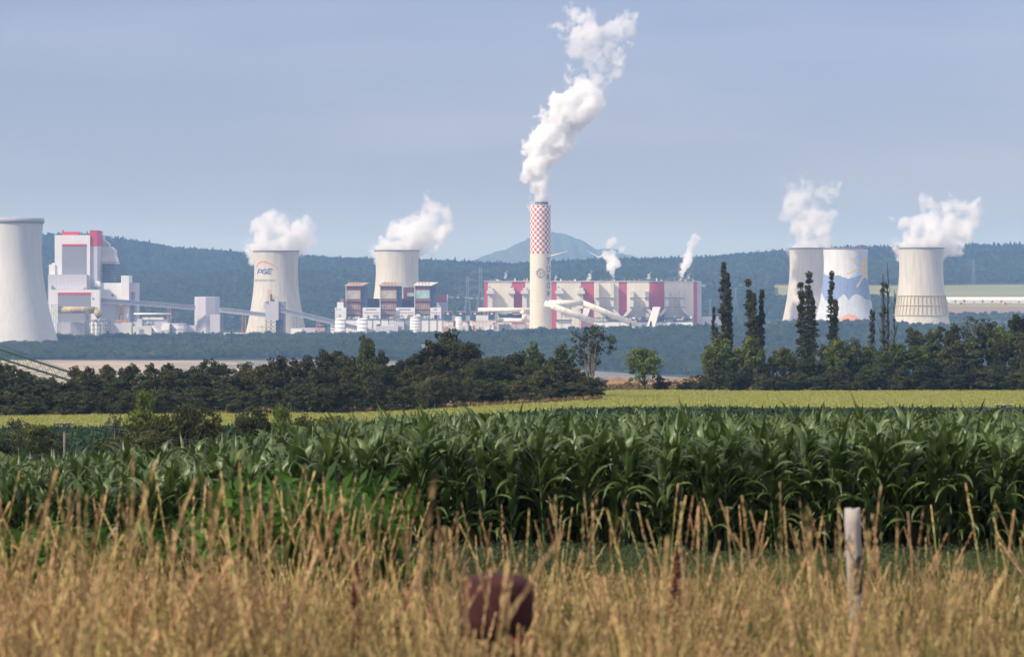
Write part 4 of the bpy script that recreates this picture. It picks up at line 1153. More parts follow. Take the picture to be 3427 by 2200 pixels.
for k in range(16):
    x = 1482 + k*11 + rs.uniform(-3, 3); 
    mk = rs.choice(('white', 'duct', 'lilac', 'white', 'orange'))
    hut('equipment_shed', 'one of the small pale sheds crowded between the white halls and the chimney', [('wall', x, x+rs.uniform(5, 12), rs.uniform(1078, 1096), None, 0, 7, mk)], 3935+rs.uniform(-8, 8), 'shed', 'small sheds crowded before the filter units')
q = thing('pipe_rack', P(1560, gr(1560, 3930), 3930), 'long thin steel pipe rack before the dark filter units', 'pipe rack')
mbq = MB()
for k in range(17): x = 1478+k*11.5; mbq.pbox(x, x+.9, 1074, gr(1560, 3930), 3930, .8)
for rw in (1074, 1079): mbq.pbox(1478, 1664, rw, rw+1.2, 3929.5, .8)
mbq.build('frame', M['orange'], q)
hut('lilac_yard_wall', 'pale low wall right of the striped hall', [('wall', 2348, 2415, 1060, None, 0, 6, 'lilac')], 4090, 'wall')

# ------------------------------------------------------------------ greenhouse, trees, tractors on the right
d = 4800
gh = thing('greenhouse', P(3300, gr(3300, d), d), 'very long white polytunnel greenhouse with a ridged roof right of the girdled tower', 'greenhouse')
x0, x1 = P(3168, 0, d).x, P(3560, 0, d).x; zg = gz(P(3300, 0, d).x, d-40)
MB().box(x0, x1, d-40, d+45, zg-3, zg+5.2).build('side_wall', mat('greenhouse_film', (.62, .62, .60), .6, .06, .1, ribs=(4, .12)), gh)
q = MB(); n = int((x1-x0)/4.2)
for k in range(n):
    a = x0+(x1-x0)*k/n; b = x0+(x1-x0)*(k+1)/n; m = (a+b)/2
    q.add([(a, d-40, zg+5.2), (m, d-40, zg+7.4), (b, d-40, zg+5.2), (a, d+45, zg+7.2), (m, d+45, zg+9.8), (b, d+45, zg+7.2)], [(0, 1, 4, 3), (1, 2, 5, 4), (2, 1, 0), (3, 4, 5)])
q.build('ridged_roof', M['bright'], gh)
for x, r in ((3197, 1), (3227, 1.15), (3260, .75), (3288, 1.05), (3320, .95), (3351, 1), (3380, .5), (3411, .8)):
    p = P(x, 0, 4745); z = gz(p.x, 4745)
    tree_thing('round_tree', (lambda m_: m_)(None) or broadleaf(int(x), 6.2, 4.6, .3, 26, 20, 'leaf_mid', .5), (p.x, 4745, z), 'small round dark tree before the long greenhouse', 'tree', r, r, 0, 'row of small round trees before the greenhouse')
for x, lab in ((3216, 'red farm trailer with a white cab before the greenhouse, nearer the girdled tower'), (3364, 'red farm trailer with a white cab before the greenhouse, farther from the girdled tower')):
    p = P(x, 0, 4735); z = gz(p.x, 4735)
    t = thing('farm_trailer', (p.x, 4735, z), lab, 'trailer', 'farm trailers before the greenhouse')
    MB().box(p.x-2.2, p.x+2.2, 4733, 4736, z+.9, z+3.4).build('box_body', M['red'], t)
    MB().box(p.x-4.8, p.x-2.8, 4733.3, 4735.6, z+.6, z+2.8).build('cab', M['white'], t)
    for dx in (-4, -1.2, 1.2): MB().tube((p.x+dx, 4732.9, z+.5), (p.x+dx, 4733.4, z+.5), .5, 12).build('wheel', M['dark'], t)

# ------------------------------------------------------------------ pylons and wind turbines
def pylon_mesh(h=46):
    q = MB(); w0, w1 = 4.2, .9
    def cor(z):
        w = w0 + (w1-w0)*min(1, z/(h*.62)); return [(sx_*w, sy_*w, z) for sx_, sy_ in ((-1, -1), (1, -1), (1, 1), (-1, 1))]
    L = [0, .13, .25, .36, .46, .55, .62, .75, .88, 1]
    for a, b in zip(L[:-1], L[1:]):
        A, Bc = cor(a*h), cor(b*h)
        for i in range(4):
            q.tube(A[i], Bc[i], .17, 4); q.tube(A[i], Bc[(i+1) % 4], .08, 4); q.tube(Bc[i], Bc[(i+1) % 4], .08, 4)
    arms = MB()
    for z, w in ((.64, 9), (.78, 12), (.92, 8)):
        for s_ in (-1, 1):
            arms.tube((0, -.7, z*h), (s_*w, 0, z*h), .18, 4); arms.tube((0, 0, z*h+2.4), (s_*w, 0, z*h), .16, 4); arms.tube((s_*w, 0, z*h), (s_*w, 0, z*h-2.2), .14, 4)
    return q, arms
qm, am = pylon_mesh()
M['pylon'] = mat('pylon_steel', (.24, .26, .30), .6, .1, .2)
pm = []
for nm, q in (('tower_frame', qm), ('crossarms', am)):
    me = bpy.data.meshes.new(nm); me.from_pydata(q.v, [], q.f); me.materials.append(M['pylon']); pm.append((nm, me))
for u, dd, toprow, lab in ((1565, 4520, 926, 'lattice pylon left of the striped hall, the nearer one'), (1608, 4600, 895, 'lattice pylon with wide arms just left of the striped hall'), (2275, 4500, 893, 'lattice pylon rising behind the roof of the striped hall near its right end'),
                        (2377, 4430, 1000, 'lattice pylon in the scrub just right of the striped hall'), (2462, 4650, 962, 'thin lattice pylon behind the first tall poplar'), (2565, 5250, 918, 'lattice pylon left of the two overlapping cooling towers'), (3258, 5280, 870, 'lattice pylon on the wooded ridge right of the girdled tower')):
    x = (u-CX)/F*dd; zg = gz(x, dd); h = zr(toprow, dd) - zg
    t = thing('electricity_pylon', (x, dd, zg), lab, 'pylon', 'lattice electricity pylons'); t.scale = (h/46,)*3; t.rotation_euler = (0, 0, R(15))
    for nm, me in pm: link(bpy.data.objects.new(nm, me), t)
for u, row, ang, bl, lab in ((1843, 857, 74, 60, 'wind turbine with a white blade showing beside the chimney before the blue mountain'), (2004, 862, 60, 45, 'wind turbine with a white blade beyond the ridge right of the blue mountain'), (2368, 874, 57, 55, 'wind turbine with a white blade above the ridge right of the steam jets')):
    dd = 7600; c = P(u, row, dd); zg = gz(c.x, dd)
    t = thing('wind_turbine', (c.x, dd, zg), lab, 'wind turbine', 'wind turbines behind the ridge')
    MB().tube((c.x, dd, zg-2), (c.x, dd, c.z), 2.0, 12, 1.1).build('tower_shaft', M['bright'], t)
    MB().tube((c.x, dd-3, c.z), (c.x, dd+3, c.z), 1.4, 10).build('nacelle', M['bright'], t)
    for k in range(3):
        a = R(90-ang+120*k); L_ = bl*dd/F
        tip = Vector((c.x+math.cos(a)*L_, dd-3.4, c.z+math.sin(a)*L_)); MB().tube((c.x, dd-3.4, c.z), tip, 1.5, 6, .3).build('blade', M['bright'], t)
# small sheds in the wooded slope
t = hut('turquoise_shed', 'turquoise shed among the trees on the slope below the plant', [('wall', 1411, 1437, 1156.5, 1166, 0, 6, 'galteal'), ('roof', 1410, 1438, 1155.2, 1156.4, -1, 8, 'bright'), ('under_frame', 1413, 1435, 1166, 1176, 1, 4, 'dark')], 3330, 'shed')
t = hut('white_van', 'small white cabin vehicle among the trees below the turquoise shed', [('body', 1372, 1388, 1181, 1186, 0, 3, 'bright'), ('cab', 1388, 1392, 1183, 1186.3, .1, 2.8, 'galteal'), ('chassis', 1372, 1392, 1186, 1190, .3, 2.4, 'dark')], 3290, 'vehicle')
# ------------------------------------------------------------------ green mining boom (left)
d = 655
bm_t = thing('excavator_boom', P(-60, 1150, d), 'green lattice boom of a mining machine sloping down behind the left trees', 'mining machine')
q = MB(); A, Bq = P(-700, 945, d), P(262, 1258, d); A2, B2 = P(-700, 982, d), P(262, 1285, d)
o = Vector((0, 3.2, 0))
N = 30
ch_ = MB()
for off in (Vector(), o):
    ch_.tube(A+off, Bq+off, .17, 4); ch_.tube(A2+off, B2+off, .17, 4)
ch_.build('chords', mat('boom_dark_green', (.03, .07, .035), .5, .2, 1), bm_t)
for k in range(N):
    a, b = k/N, (k+1)/N
    for off in (Vector(), o):
        q.tube(A.lerp(Bq, a)+off, A2.lerp(B2, (a+b)/2)+off, .06, 4); q.tube(A2.lerp(B2, (a+b)/2)+off, A.lerp(Bq, b)+off, .06, 4)
    q.tube(A.lerp(Bq, a), A.lerp(Bq, a)+o, .05, 4); q.tube(A2.lerp(B2, a), A2.lerp(B2, b)+o, .05, 4)
    c0 = A2.lerp(B2, a)+Vector((0, 1.6, 0)); 
q.build('bracing', mat('boom_green', (.05, .15, .07), .5, .2, 1), bm_t)
q = MB(); C0, C1 = P(-700, 1010, d), P(200, 1288, d); mo = Vector((0, 1.6, 0))
q.tube(C0+mo, C1+mo, .09, 4)
for k in range(N):
    q.tube(A2.lerp(B2, k/N), C0.lerp(C1, (k+.5)/N)+mo, .05, 4); q.tube(A2.lerp(B2, (k+1)/N), C0.lerp(C1, (k+.5)/N)+mo, .05, 4)
q.build('lower_bracing', mat('boom_dark_steel', (.04, .06, .045), .5, .2, 1), bm_t)
q = MB()
for dz in (0, .28): q.tube(P(-700, 900, d+1)-Vector((0, 0, dz)), P(255, 1248, d+1)-Vector((0, 0, dz*.6)), .03, 4)
q.build('stay_cables', M['dark'], bm_t)

# ------------------------------------------------------------------ hedgerow and tree belt
protos = {'bush%d' % i: broadleaf(100+i, 9, 7.6, .02, 58, 130, 'leaf_dark', .32, lz=.18) for i in range(5)}
protos['round0'] = broadleaf(201, 11, 7.4, .16, 60, 105, 'leaf_mid', .34)
protos['round1'] = broadleaf(202, 12, 7.0, .10, 60, 110, 'leaf_mid', .34)
protos['lone'] = broadleaf(203, 9.0, 7.8, .20, 62, 100, 'leaf_mid', .30)
protos['sparse'] = broadleaf(204, 14, 7.0, .18, 34, 85, 'leaf_grey', .28, 1.2, .25, 'bark_pale')
protos['tall0'] = broadleaf(205, 13, 6.0, .10, 50, 90, 'leaf_dark', .34, 1.4)
protos['tall1'] = broadleaf(206, 13, 6.0, .12, 44, 80, 'leaf_mid', .30, 1.4)
pop = [poplar(301, 25, 3.2, 4), poplar(302, 24, 3.0, 3), poplar(303, 24, 3.0, 3), poplar(304, 25, 2.4, 2), poplar(305, 18, 1.8, 2), poplar(306, 24, 3.4, 5, .93, matl='leaf_grey', bark='bark'), poplar(307, 19, 1.4, 1, .35)]
rs = random.Random(77)
def put_tree(name, pk, u, d, toprow, widpx, label, group=None, base_h=None, base_w=None, cat='tree'):
    g = gpt(u, d); h = zr(toprow, d) - g.z
    me = protos[pk] if isinstance(pk, str) else pop[pk]
    h0, w0 = {'bush': (9, 7.6), 'round0': (11, 7.4), 'round1': (12, 7.0), 'lone': (9, 7.8), 'sparse': (14, 7), 'tall0': (13, 6), 'tall1': (13, 6)}[pk if not pk.startswith('bush') else 'bush'] if isinstance(pk, str) else [(25, 2.9), (24, 2.6), (24, 2.9), (25, 2.6), (18, 1.6), (24, 3.4), (19, 1.4)][pk]
    w = widpx*d/F
    return tree_thing(name, me, g, label, cat, w/w0, h/h0, rs.uniform(0, 6.28) if isinstance(pk, str) else 0, group)

MARK = [(-300, 'left of the mining boom'), (60, 'in front of the mining boom'), (260, 'below the big left cooling tower'), (400, 'below the new power block'), (560, 'below the first conveyor bridge'),
        (700, 'below the tall lilac-grey block'), (850, 'left of the PGE cooling tower foot'), (1000, 'below the PGE cooling tower'), (1130, 'below the long conveyor bridge'), (1210, 'below the round silos'),
        (1340, 'below the plain centre cooling tower'), (1480, 'below the white machine halls'), (1600, 'below the dark filter units'), (1730, 'left of the chimney foot'), (1860, 'below the chimney'), (1990, 'at the end of the tree belt')]
def where(u): return [m for p, m in MARK if u >= p][-1] if u >= -300 else MARK[0][1]
top_u = [-300, 0, 20, 60, 130, 200, 240, 290, 350, 420, 500, 550, 600, 670, 720, 800, 880, 930, 1000, 1080, 1150, 1200, 1226, 1255, 1300, 1340, 1400, 1450, 1500, 1560, 1600, 1650, 1700, 1750, 1830, 1900, 1950, 2000]
top_r = [1215, 1212, 1225, 1244, 1262, 1258, 1234, 1232, 1222, 1238, 1214, 1216, 1236, 1208, 1218, 1224, 1222, 1208, 1192, 1184, 1186, 1185, 1135, 1165, 1205, 1215, 1190, 1160, 1145, 1160, 1180, 1190, 1190, 1185, 1190, 1210, 1240, 1300]
bi = 0
ordw = ['tallest', 'rounded', 'broad', 'low', 'leaning', 'ragged', 'dense', 'narrow', 'shaggy', 'stout']
def bush_label(kind, size, u, row):
    return '%s dark %s %s, %s' % (size, kind, row, where(u))
for rowi, (d0, du, f0, nm_, rowtxt) in enumerate(((520, 52, 1.0, 'hedgerow_tree', 'in the belt\'s back line'), (492, 58, .80, 'hedgerow_tree', 'in mid belt'), (466, 38, .50, 'hedgerow_bush', 'at the belt\'s foot'))):
    u = -330.0
    while u < 1975:
        uu = u + rs.uniform(-14, 14); dd = d0 + rs.uniform(-9, 9) - (0 if uu > 1500 else 12)
        tr_ = float(np.interp(uu, top_u, top_r)); g = gpt(uu, dd); grow = H0 - g.z/dd*F
        top = grow - (grow - tr_)*f0*rs.uniform(.93, 1.07)
        if rowi == 0 and 1205 < uu < 1262: top = 1180
        w = rs.uniform(95, 150)*(1 if rowi < 2 else .85)
        size = rs.choice(ordw[1:]); kind = 'tree' if rowi < 2 else 'bush'
        put_tree(nm_, 'bush%d' % (bi % 5), uu, dd, top, w, bush_label(kind, size, uu, rowtxt), 'trees and bushes of the dark belt', cat=kind)
        bi += 1; u += du
# named individuals of the belt
put_tree('hedgerow_tree', 'tall0', 1227, 500, 1116, 78, 'tall narrow dark tree rising above the belt below the round silos')
put_tree('hedgerow_tree', 'tall1', 1215, 503, 1150, 60, 'slim lighter tree beside the tall narrow one below the round silos')
put_tree('hedgerow_tree', 'bush2', 1500, 505, 1108, 200, 'biggest dark tree of the belt, a broad dome below the white machine halls')
put_tree('hedgerow_tree', 'bush3', 1450, 500, 1150, 150, 'dark tree leaning on the left side of the biggest dome tree')
put_tree('hedgerow_tree', 'bush1', 1565, 500, 1152, 150, 'dark tree on the right side of the biggest dome tree')
put_tree('slender_tree', 'tall1', 1785, 512, 1124, 56, 'slender lighter tree sticking up from the belt left of the chimney foot')
put_tree('slender_tree', 'tall1', 1885, 512, 1134, 84, 'round-headed lighter tree at the belt below the chimney')
put_tree('sparse_tree', 'sparse', 1978, 500, 1062, 150, 'tall loose grey-green tree at the right end of the belt')
put_tree('sparse_tree', 'sparse', 2010, 560, 1262, 60, 'small thin sapling on the brown earth right of the belt')
for u, d, top, w, lb in ((1900, 470, 1240, 150, 'dark bush under the tall loose tree'), (1960, 466, 1262, 110, 'last dark bush of the belt where the field opens'), (1840, 466, 1235, 140, 'rounded dark bush below the chimney, second from the belt end'), (2018, 625, 1284, 34, 'small dark bush on the brown earth beside the sapling')):
    put_tree('hedgerow_bush', 'bush%d' % (u % 5), u, d, top, w, lb, cat='bush')

# lone tree and bushes right of the gap
put_tree('lone_tree', 'lone', 2158, 608, 1162, 138, 'lone round green tree standing in the gap before the pit')
put_tree('field_bush', 'bush1', 2212, 612, 1262, 66, 'dark bush leaning against the lone round tree', cat='bush')
put_tree('field_bush', 'bush4', 2292, 606, 1278, 84, 'low flat dark bush alone on the brown earth', cat='bush')
# poplars
put_tree('poplar', 0, 2421, 622, 896, 52, 'tallest dark poplar, leftmost of the poplar row')
put_tree('poplar', 3, 2388, 624, 1040, 30, 'short side poplar hugging the leftmost tall poplar')
put_tree('poplar', 1, 2506, 622, 950, 50, 'dark poplar with a forked tip, second of the row')
put_tree('poplar', 4, 2549, 624, 985, 26, 'thin dark poplar just right of the fork-tipped one')
put_tree('poplar', 2, 2706, 622, 925, 62, 'poplar with two split leaders before the plain twin cooling tower')
put_tree('poplar', 3, 2782, 624, 925, 46, 'dark poplar before the left edge of the mural tower')
put_tree('poplar', 6, 2918, 612, 1050, 24, 'slim small poplar right of the mural tower')
put_tree('bare_poplar', 5, 2972, 610, 918, 62, 'nearly bare twiggy poplar between the mural and girdled towers')
# lit round trees and the right-hand grove
for u, d, top, w, pk, lb in ((2412, 604, 1122, 120, 'round1', 'bright green round tree under the tallest poplar'), (2372, 606, 1150, 80, 'round0', 'bright green tree on the left flank under the tallest poplar'), (2520, 603, 1122, 118, 'round0', 'bright green round tree under the fork-tipped poplar'),
                         (2455, 608, 1180, 70, 'round1', 'darker green tree filling the gap between two bright round trees'), (2618, 604, 1156, 96, 'round1', 'small round green tree right of the thin poplar'), (2662, 606, 1210, 70, 'bush0', 'low dark tree left of the split-leader poplar'),
                         (2570, 602, 1215, 60, 'bush2', 'low dark bush between two bright round trees'), (2708, 602, 1200, 90, 'bush3', 'dark bush at the foot of the split-leader poplar'), (2752, 603, 1160, 84, 'bush1', 'dark leafy tree at the foot of the poplar before the mural tower'),
                         (2805, 602, 1132, 110, 'round0', 'green tree below the mural tower, left of a pair'), (2858, 604, 1138, 105, 'bush4', 'green tree below the mural tower, right of a pair'), (2905, 606, 1140, 90, 'tall1', 'dark green tree behind the slim small poplar'),
                         (2955, 603, 1165, 95, 'bush0', 'dark tree at the foot of the bare poplar'), (3000, 600, 1140, 110, 'round1', 'bright green tree left below the girdled tower'), (3060, 606, 1092, 95, 'tall0', 'dark pointed tree before the foot of the girdled tower'),
                         (3080, 600, 1150, 120, 'round0', 'broad bright green tree below the girdled tower'), (3130, 607, 1088, 84, 'tall0', 'dark pointed tree before the right foot of the girdled tower'), (3150, 601, 1165, 110, 'round1', 'green tree low in the grove right of the girdled tower'),
                         (3195, 606, 1085, 90, 'bush2', 'dark grove tree just left of the grey-green one'), (3262, 606, 1034, 140, 'sparse', 'tall grey-green loose tree standing above the grove'), (3240, 600, 1130, 130, 'tall0', 'dark tree under the grey-green loose tree'),
                         (3310, 606, 1078, 90, 'tall0', 'dark tree right of the grey-green loose tree'), (3352, 604, 1068, 96, 'tall1', 'yellowish dark tree near the right end of the grove'), (3405, 606, 1055, 110, 'bush3', 'dark tree at the right edge of the view'),
                         (3350, 599, 1135, 130, 'bush0', 'broad dark tree low at the right end of the grove'), (3430, 600, 1120, 130, 'bush1', 'dark tree cut by the right edge of the view'), (3200, 596, 1215, 110, 'bush2', 'low dark bush at the foot of the grove under the grey-green tree'),
                         (3300, 596, 1225, 120, 'bush4', 'low dark bush at the grove foot near the birch trunks'), (3390, 596, 1240, 100, 'bush0', 'reddish low bush at the right end of the grove foot'), (3100, 596, 1225, 110, 'bush3', 'low dark bush at the grove foot below the girdled tower'),
                         (3020, 596, 1230, 100, 'bush1', 'low dark bush at the grove foot left of the girdled tower'), (2900, 597, 1220, 100, 'bush2', 'low dark bush below the slim small poplar'), (2830, 598, 1235, 90, 'bush0', 'low dark bush at the foot of the mural tower trees'), (2650, 598, 1255, 70, 'bush4', 'small dark bush at the foot of the small round tree'),
                         (3510, 604, 1080, 150, 'bush2', 'dark tree beyond the right edge of the view'), (3600, 604, 1090, 150, 'bush3', 'dark tree farther beyond the right edge of the view')):
    put_tree('grove_tree' if top < 1200 else 'grove_bush', pk, u, d, top, w, lb, 'trees of the right-hand grove', cat='tree' if top < 1200 else 'bush')

for k in range(27):
    u = 2345 + k*48 + rs.uniform(-14, 14)
    mk = [m for p, m in ((0, 'under the tall poplars'), (2560, 'left of the split-leader poplar'), (2740, 'below the mural tower'), (2940, 'by the bare poplar foot'), (3040, 'below the girdled tower'), (3200, 'right of the girdled tower'), (3350, 'at the right end of the grove')) if u >= p][-1]
    put_tree('grove_bush', 'bush%d' % (k % 5), u, 598 + rs.uniform(-3, 5), rs.uniform(1228, 1262), rs.uniform(60, 105), '%s dark understorey bush %s' % (rs.choice(ordw[2:]), mk), 'understorey bushes of the right-hand grove', cat='bush')

# bushes in the dip before the yellow field (left)
protos['near0'] = broadleaf(401, 5, 4.6, .12, 62, 110, 'leaf_dark', .15)
protos['near1'] = broadleaf(402, 5, 4.2, .08, 50, 90, 'leaf_mid', .14, 1, .15, 'bark_pale')
protos['near2'] = broadleaf(403, 5, 3.6, .15, 34, 70, 'leaf_grey', .13, 1.2, .3, 'bark_pale')
def near_tree(pk, u, d, top, w, lb, nm='dip_bush'):
    g = gpt(u, d); h = zr(top, d) - g.z
    w0 = {'near0': 4.6, 'near1': 4.2, 'near2': 3.6}[pk]
    return tree_thing(nm, protos[pk], g, lb, 'bush', 1.25*w*d/F/w0, h/5, rs.uniform(0, 6), 'bushes in the dip behind the maize')
for a in (('near0', 640, 205, 1365, 150, 'dark leafy bush in the dip, right-hand one of the left clump'), ('near0', 560, 210, 1395, 150, 'dark leafy bush in the middle of the left clump in the dip'), ('near1', 470, 208, 1372, 130, 'taller birch-like bush at the left of the left clump'), ('near2', 385, 206, 1335, 60, 'thin pale-stemmed sapling left of the dip clump'),
          ('near1', 480, 212, 1300, 70, 'tall thin sapling standing up behind the left clump'), ('near0', 700, 214, 1418, 90, 'small bush at the right of the left clump'), ('near0', 880, 200, 1378, 170, 'grey-green bush before the yellow field, left one of the middle pair'), ('near1', 940, 196, 1350, 70, 'upright lighter shoots in the middle pair of dip bushes'),
          ('near0', 1010, 198, 1402, 160, 'broad bush before the yellow field, centre of the middle pair'), ('near1', 1100, 196, 1392, 140, 'yellowish-topped bush left of the maize crest'), ('near0', 1150, 194, 1425, 80, 'low bush touching the maize crest'), ('near2', 60, 205, 1400, 120, 'reddish thin bush at the far left of the dip'),
          ('near1', 120, 202, 1420, 130, 'leafy bush at the far left of the dip'), ('near2', 190, 205, 1440, 110, 'thin bush before the left power pole'), ('near0', 10, 200, 1475, 90, 'low dark bush at the left edge of the dip'), ('near0', 400, 200, 1470, 140, 'low dark bush under the pale-stemmed sapling'), ('near0', 780, 200, 1460, 120, 'low bush between the left clump and the middle pair'), ('near0', 540, 196, 1450, 200, 'low spreading bush at the foot of the left clump')):
    near_tree(*a)

# power poles and wire
M['polewood'] = mat('grey_pole_wood', (.20, .17, .14), .9, .2, 3)
tips = []
for u, d, top, lb in ((216, 200, 1418, 'grey wooden power pole with a short crossarm among the left bushes'), (3360, 205, 1357, 'grey wooden power pole with a crossarm above the right end of the maize')):
    g = gpt(u, d); zt = zr(top, d)
    t = thing('power_pole', g, lb, 'power pole', 'wooden power poles')
    MB().tube((g.x, d, g.z-.5), (g.x, d, zt), .10, 8, .075).build('pole_shaft', M['polewood'], t)
    q = MB(); q.box(g.x-.6, g.x+.6, d-.04, d+.04, zt-.10, zt-.02); q.box(g.x-.12, g.x+.12, d-.16, d-.06, zt-.5, zt-.02); q.build('crossarm', M['dark'], t)
    for dx in (-.55, 0, .55): MB().tube((g.x+dx, d, zt-.02), (g.x+dx, d, zt+.10), .025, 6).build('insulator', M['duct'], t)
    tips.append(Vector((g.x, d, zt+.1)))
q = MB(); a, b = tips
for dx in (-.55, .55):
    prev = None
    for k in range(41):
        f_ = k/40; p = a.lerp(b, f_) + Vector((dx, 0, -4*f_*(1-f_)*3.2))
        if prev is not None: q.tube(prev, p, .009, 3)
        prev = p
tag(q.build('power_line', M['midsteel'], origin=a), 'thin sagging wires between the two wooden power poles', 'wire')

# ------------------------------------------------------------------ green crop in the dip
rsn = np.random.RandomState(9)
def tuft_mesh(seed, n, r, h, leaf, matl, nm):
    q = np.random.RandomState(seed); C = np.stack([q.uniform(-r, r, n), q.uniform(-r, r, n), q.uniform(.1, 1, n)*h], 1)
    Vv, Qq = leaf_quads(C, leaf, q, .6, None, 3.0); return np_mesh(nm, Vv, Qq, [matl])
M['crop_leaf'] = leafcol('crop_leaves', (.030, .062, .026), (.050, .095, .036), .2, .25, 1)
cp = [tuft_mesh(s, 60, .8, .7, .34, M['crop_leaf'], 'crop_tuft') for s in (1, 2, 3)]
pts = []
for y in np.arange(118, 308, 1.3):
    xs = np.arange(-400/F*y - .17*y - 4, .2*y + 6, 1.3); pts.append(np.stack([xs + rsn.uniform(-.6, .6, len(xs)), y + rsn.uniform(-.6, .6, len(xs))], 1))
pts = np.concatenate(pts); n = len(pts)
make_mass('green_crop', 'dark green low crop in the dip behind the maize', cp, np.concatenate([pts, zfun(pts[:, 0], pts[:, 1])[:, None]], 1),
          np.stack([np.zeros(n), np.zeros(n), rsn.uniform(0, 6, n)], 1), np.repeat(rsn.uniform(.7, 1.3, n)[:, None], 3, 1), rsn.randint(0, 3, n))

# fringe of dry grass and herbs along the field edges
M['dry_edge'] = leafcol('dry_edge_grass', (.30, .20, .09), (.16, .15, .05), .3, .25, 1)
fr = [tuft_mesh(s, 40, .6, .7, .3, M['dry_edge'], 'edge_grass_tuft') for s in (5, 6)]
u1 = rsn.uniform(-300, 2010, 900); d1 = 457 + rsn.uniform(-4, 3, 900)
u2 = rsn.uniform(2010, 3700, 1100); d2 = 616 + np.abs(rsn.normal(0, 12, 1100))
uu = np.concatenate([u1, u2]); dd = np.concatenate([d1, d2]); xx = (uu-CX)/F*dd; n = len(xx)
make_mass('field_edge_grass', 'dry reddish grass along the edge of the yellow field', fr, np.stack([xx, dd, zfun(xx, dd)], 1), np.stack([0*xx, 0*xx, rsn.uniform(0, 6, n)], 1), np.repeat(rsn.uniform(.4, 1.1, n)[:, None], 3, 1), rsn.randint(0, 2, n))

# ripening grain: many small ear-tufts over the yellow field
M['ear'] = leafcol('grain_ears', (.40, .39, .11), (.36, .38, .10), .06, .3, .02)
gm = [tuft_mesh(s, 40, 1.0, .30, .13, M['ear'], 'grain_tuft') for s in (15, 16)]
pts = []
for y in np.arange(303, 614, 2.2):
    xs = np.arange(-.19*y, .19*y, 1.7); xs = xs + rsn.uniform(-.8, .8, len(xs)); ys = y + rsn.uniform(-1, 1, len(xs)); u_ = xs/ys*F + CX
    k = (ys < 453) | (u_ > 2012); pts.append(np.stack([xs[k], ys[k]], 1))
pts = np.concatenate(pts); n = len(pts)
make_mass('grain_crop', 'yellow green ripening grain covering the flat field', gm, np.concatenate([pts, zfun(pts[:, 0], pts[:, 1])[:, None]], 1), np.stack([np.zeros(n)]*2 + [rsn.uniform(0, 6, n)], 1), np.repeat(rsn.uniform(.7, 1.2, n)[:, None], 3, 1), rsn.randint(0, 2, n))

# ------------------------------------------------------------------ maize
M['maize'] = mat('maize_leaf', (.056, .096, .020), .42, .25, 2.2, col2=(.105, .158, .038), v2=(.4, .65), trans=.30, rand=.22, spec=.5)
M['maize_stalk'] = mat('maize_stalk', (.075, .12, .032), .6, .2, 3)
def ribbon(V, Q, base, az, L, e0, droop, W, rs, seg=9, twist=0.0):
    p = np.array(base, float); b0 = len(V); ca, sa = math.cos(az), math.sin(az)
    ds_ = L/seg; tw = 0
    for k in range(seg+1):
        t = k/seg; e = e0 - droop*t**1.4
        dirv = np.array([ca*math.cos(e), sa*math.cos(e), math.sin(e)])
        side = np.array([-sa, ca, 0.0]); nrm = np.cross(dirv, side)
        tw = twist*t + .25*math.sin(t*9 + az*3)
        sd = side*math.cos(tw) + nrm*math.sin(tw); nn = np.cross(dirv, sd)
        w = W*.5*min(1, (.35 + 2.6*t))*(1 if t < .3 else ((1-t)/.7)**.8) if t < 1 else .001
        V.append(p + sd*w + nn*w*.28*(-1)); V.append(p); V.append(p - sd*w + nn*w*.28*(-1))
        if k < seg:
            i = b0 + 3*k; Q.append((i, i+1, i+4, i+3)); Q.append((i+1, i+2, i+5, i+4))
        p = p + dirv*ds_
def maize_leaves(seed, H=1.75, up=False):
    rs = random.Random(seed); V, Q = [], []
    az0 = rs.uniform(0, 6.28); n = 16
    for k in range(n):
        t = k/(n-1); z = .18 + (H-.5)*t*.98
        az = az0 + (k % 2)*math.pi + rs.uniform(-.9, .9)
        L = (.50 + .32*math.sin(math.pi*min(1, t*.9+.12)))*rs.uniform(.8, 1.15)
        if t > .8: L *= .8
        ribbon(V, Q, (0, 0, z), az, L, rs.uniform(.95, 1.40) + .15*t, rs.uniform(1.5, 3.1)*(1.15-.55*t), rs.uniform(.088, .130), rs, 9, rs.uniform(-1.3, 1.3))
    if up:
        for k in range(1): ribbon(V, Q, (0, 0, H-.42), rs.uniform(0, 6.28), rs.uniform(.5, .68), 1.3, rs.uniform(.1, .7), .085, rs, 7, rs.uniform(-1, 1))
    for k in range(2): ribbon(V, Q, (0, 0, H-.55), rs.uniform(0, 6.28), rs.uniform(.35, .6), 1.4, rs.uniform(.1, .9), .065, rs, 7)
    return np_mesh('leaves', np.array(V), np.array(Q), [M['maize']], smooth=True)
def maize_stalk(seed, H=1.75):
    q = MB(); q.tube((0, 0, -.1), (0, 0, H-.5), .017, 6, .009, caps=False)
    me = bpy.data.meshes.new('stalk'); me.from_pydata(q.v, [], q.f); me.materials.append(M['maize_stalk']); return me
ml = [maize_leaves(500+s, up=(s % 3 == 0)) for s in range(9)]; ms_ = maize_stalk(1)
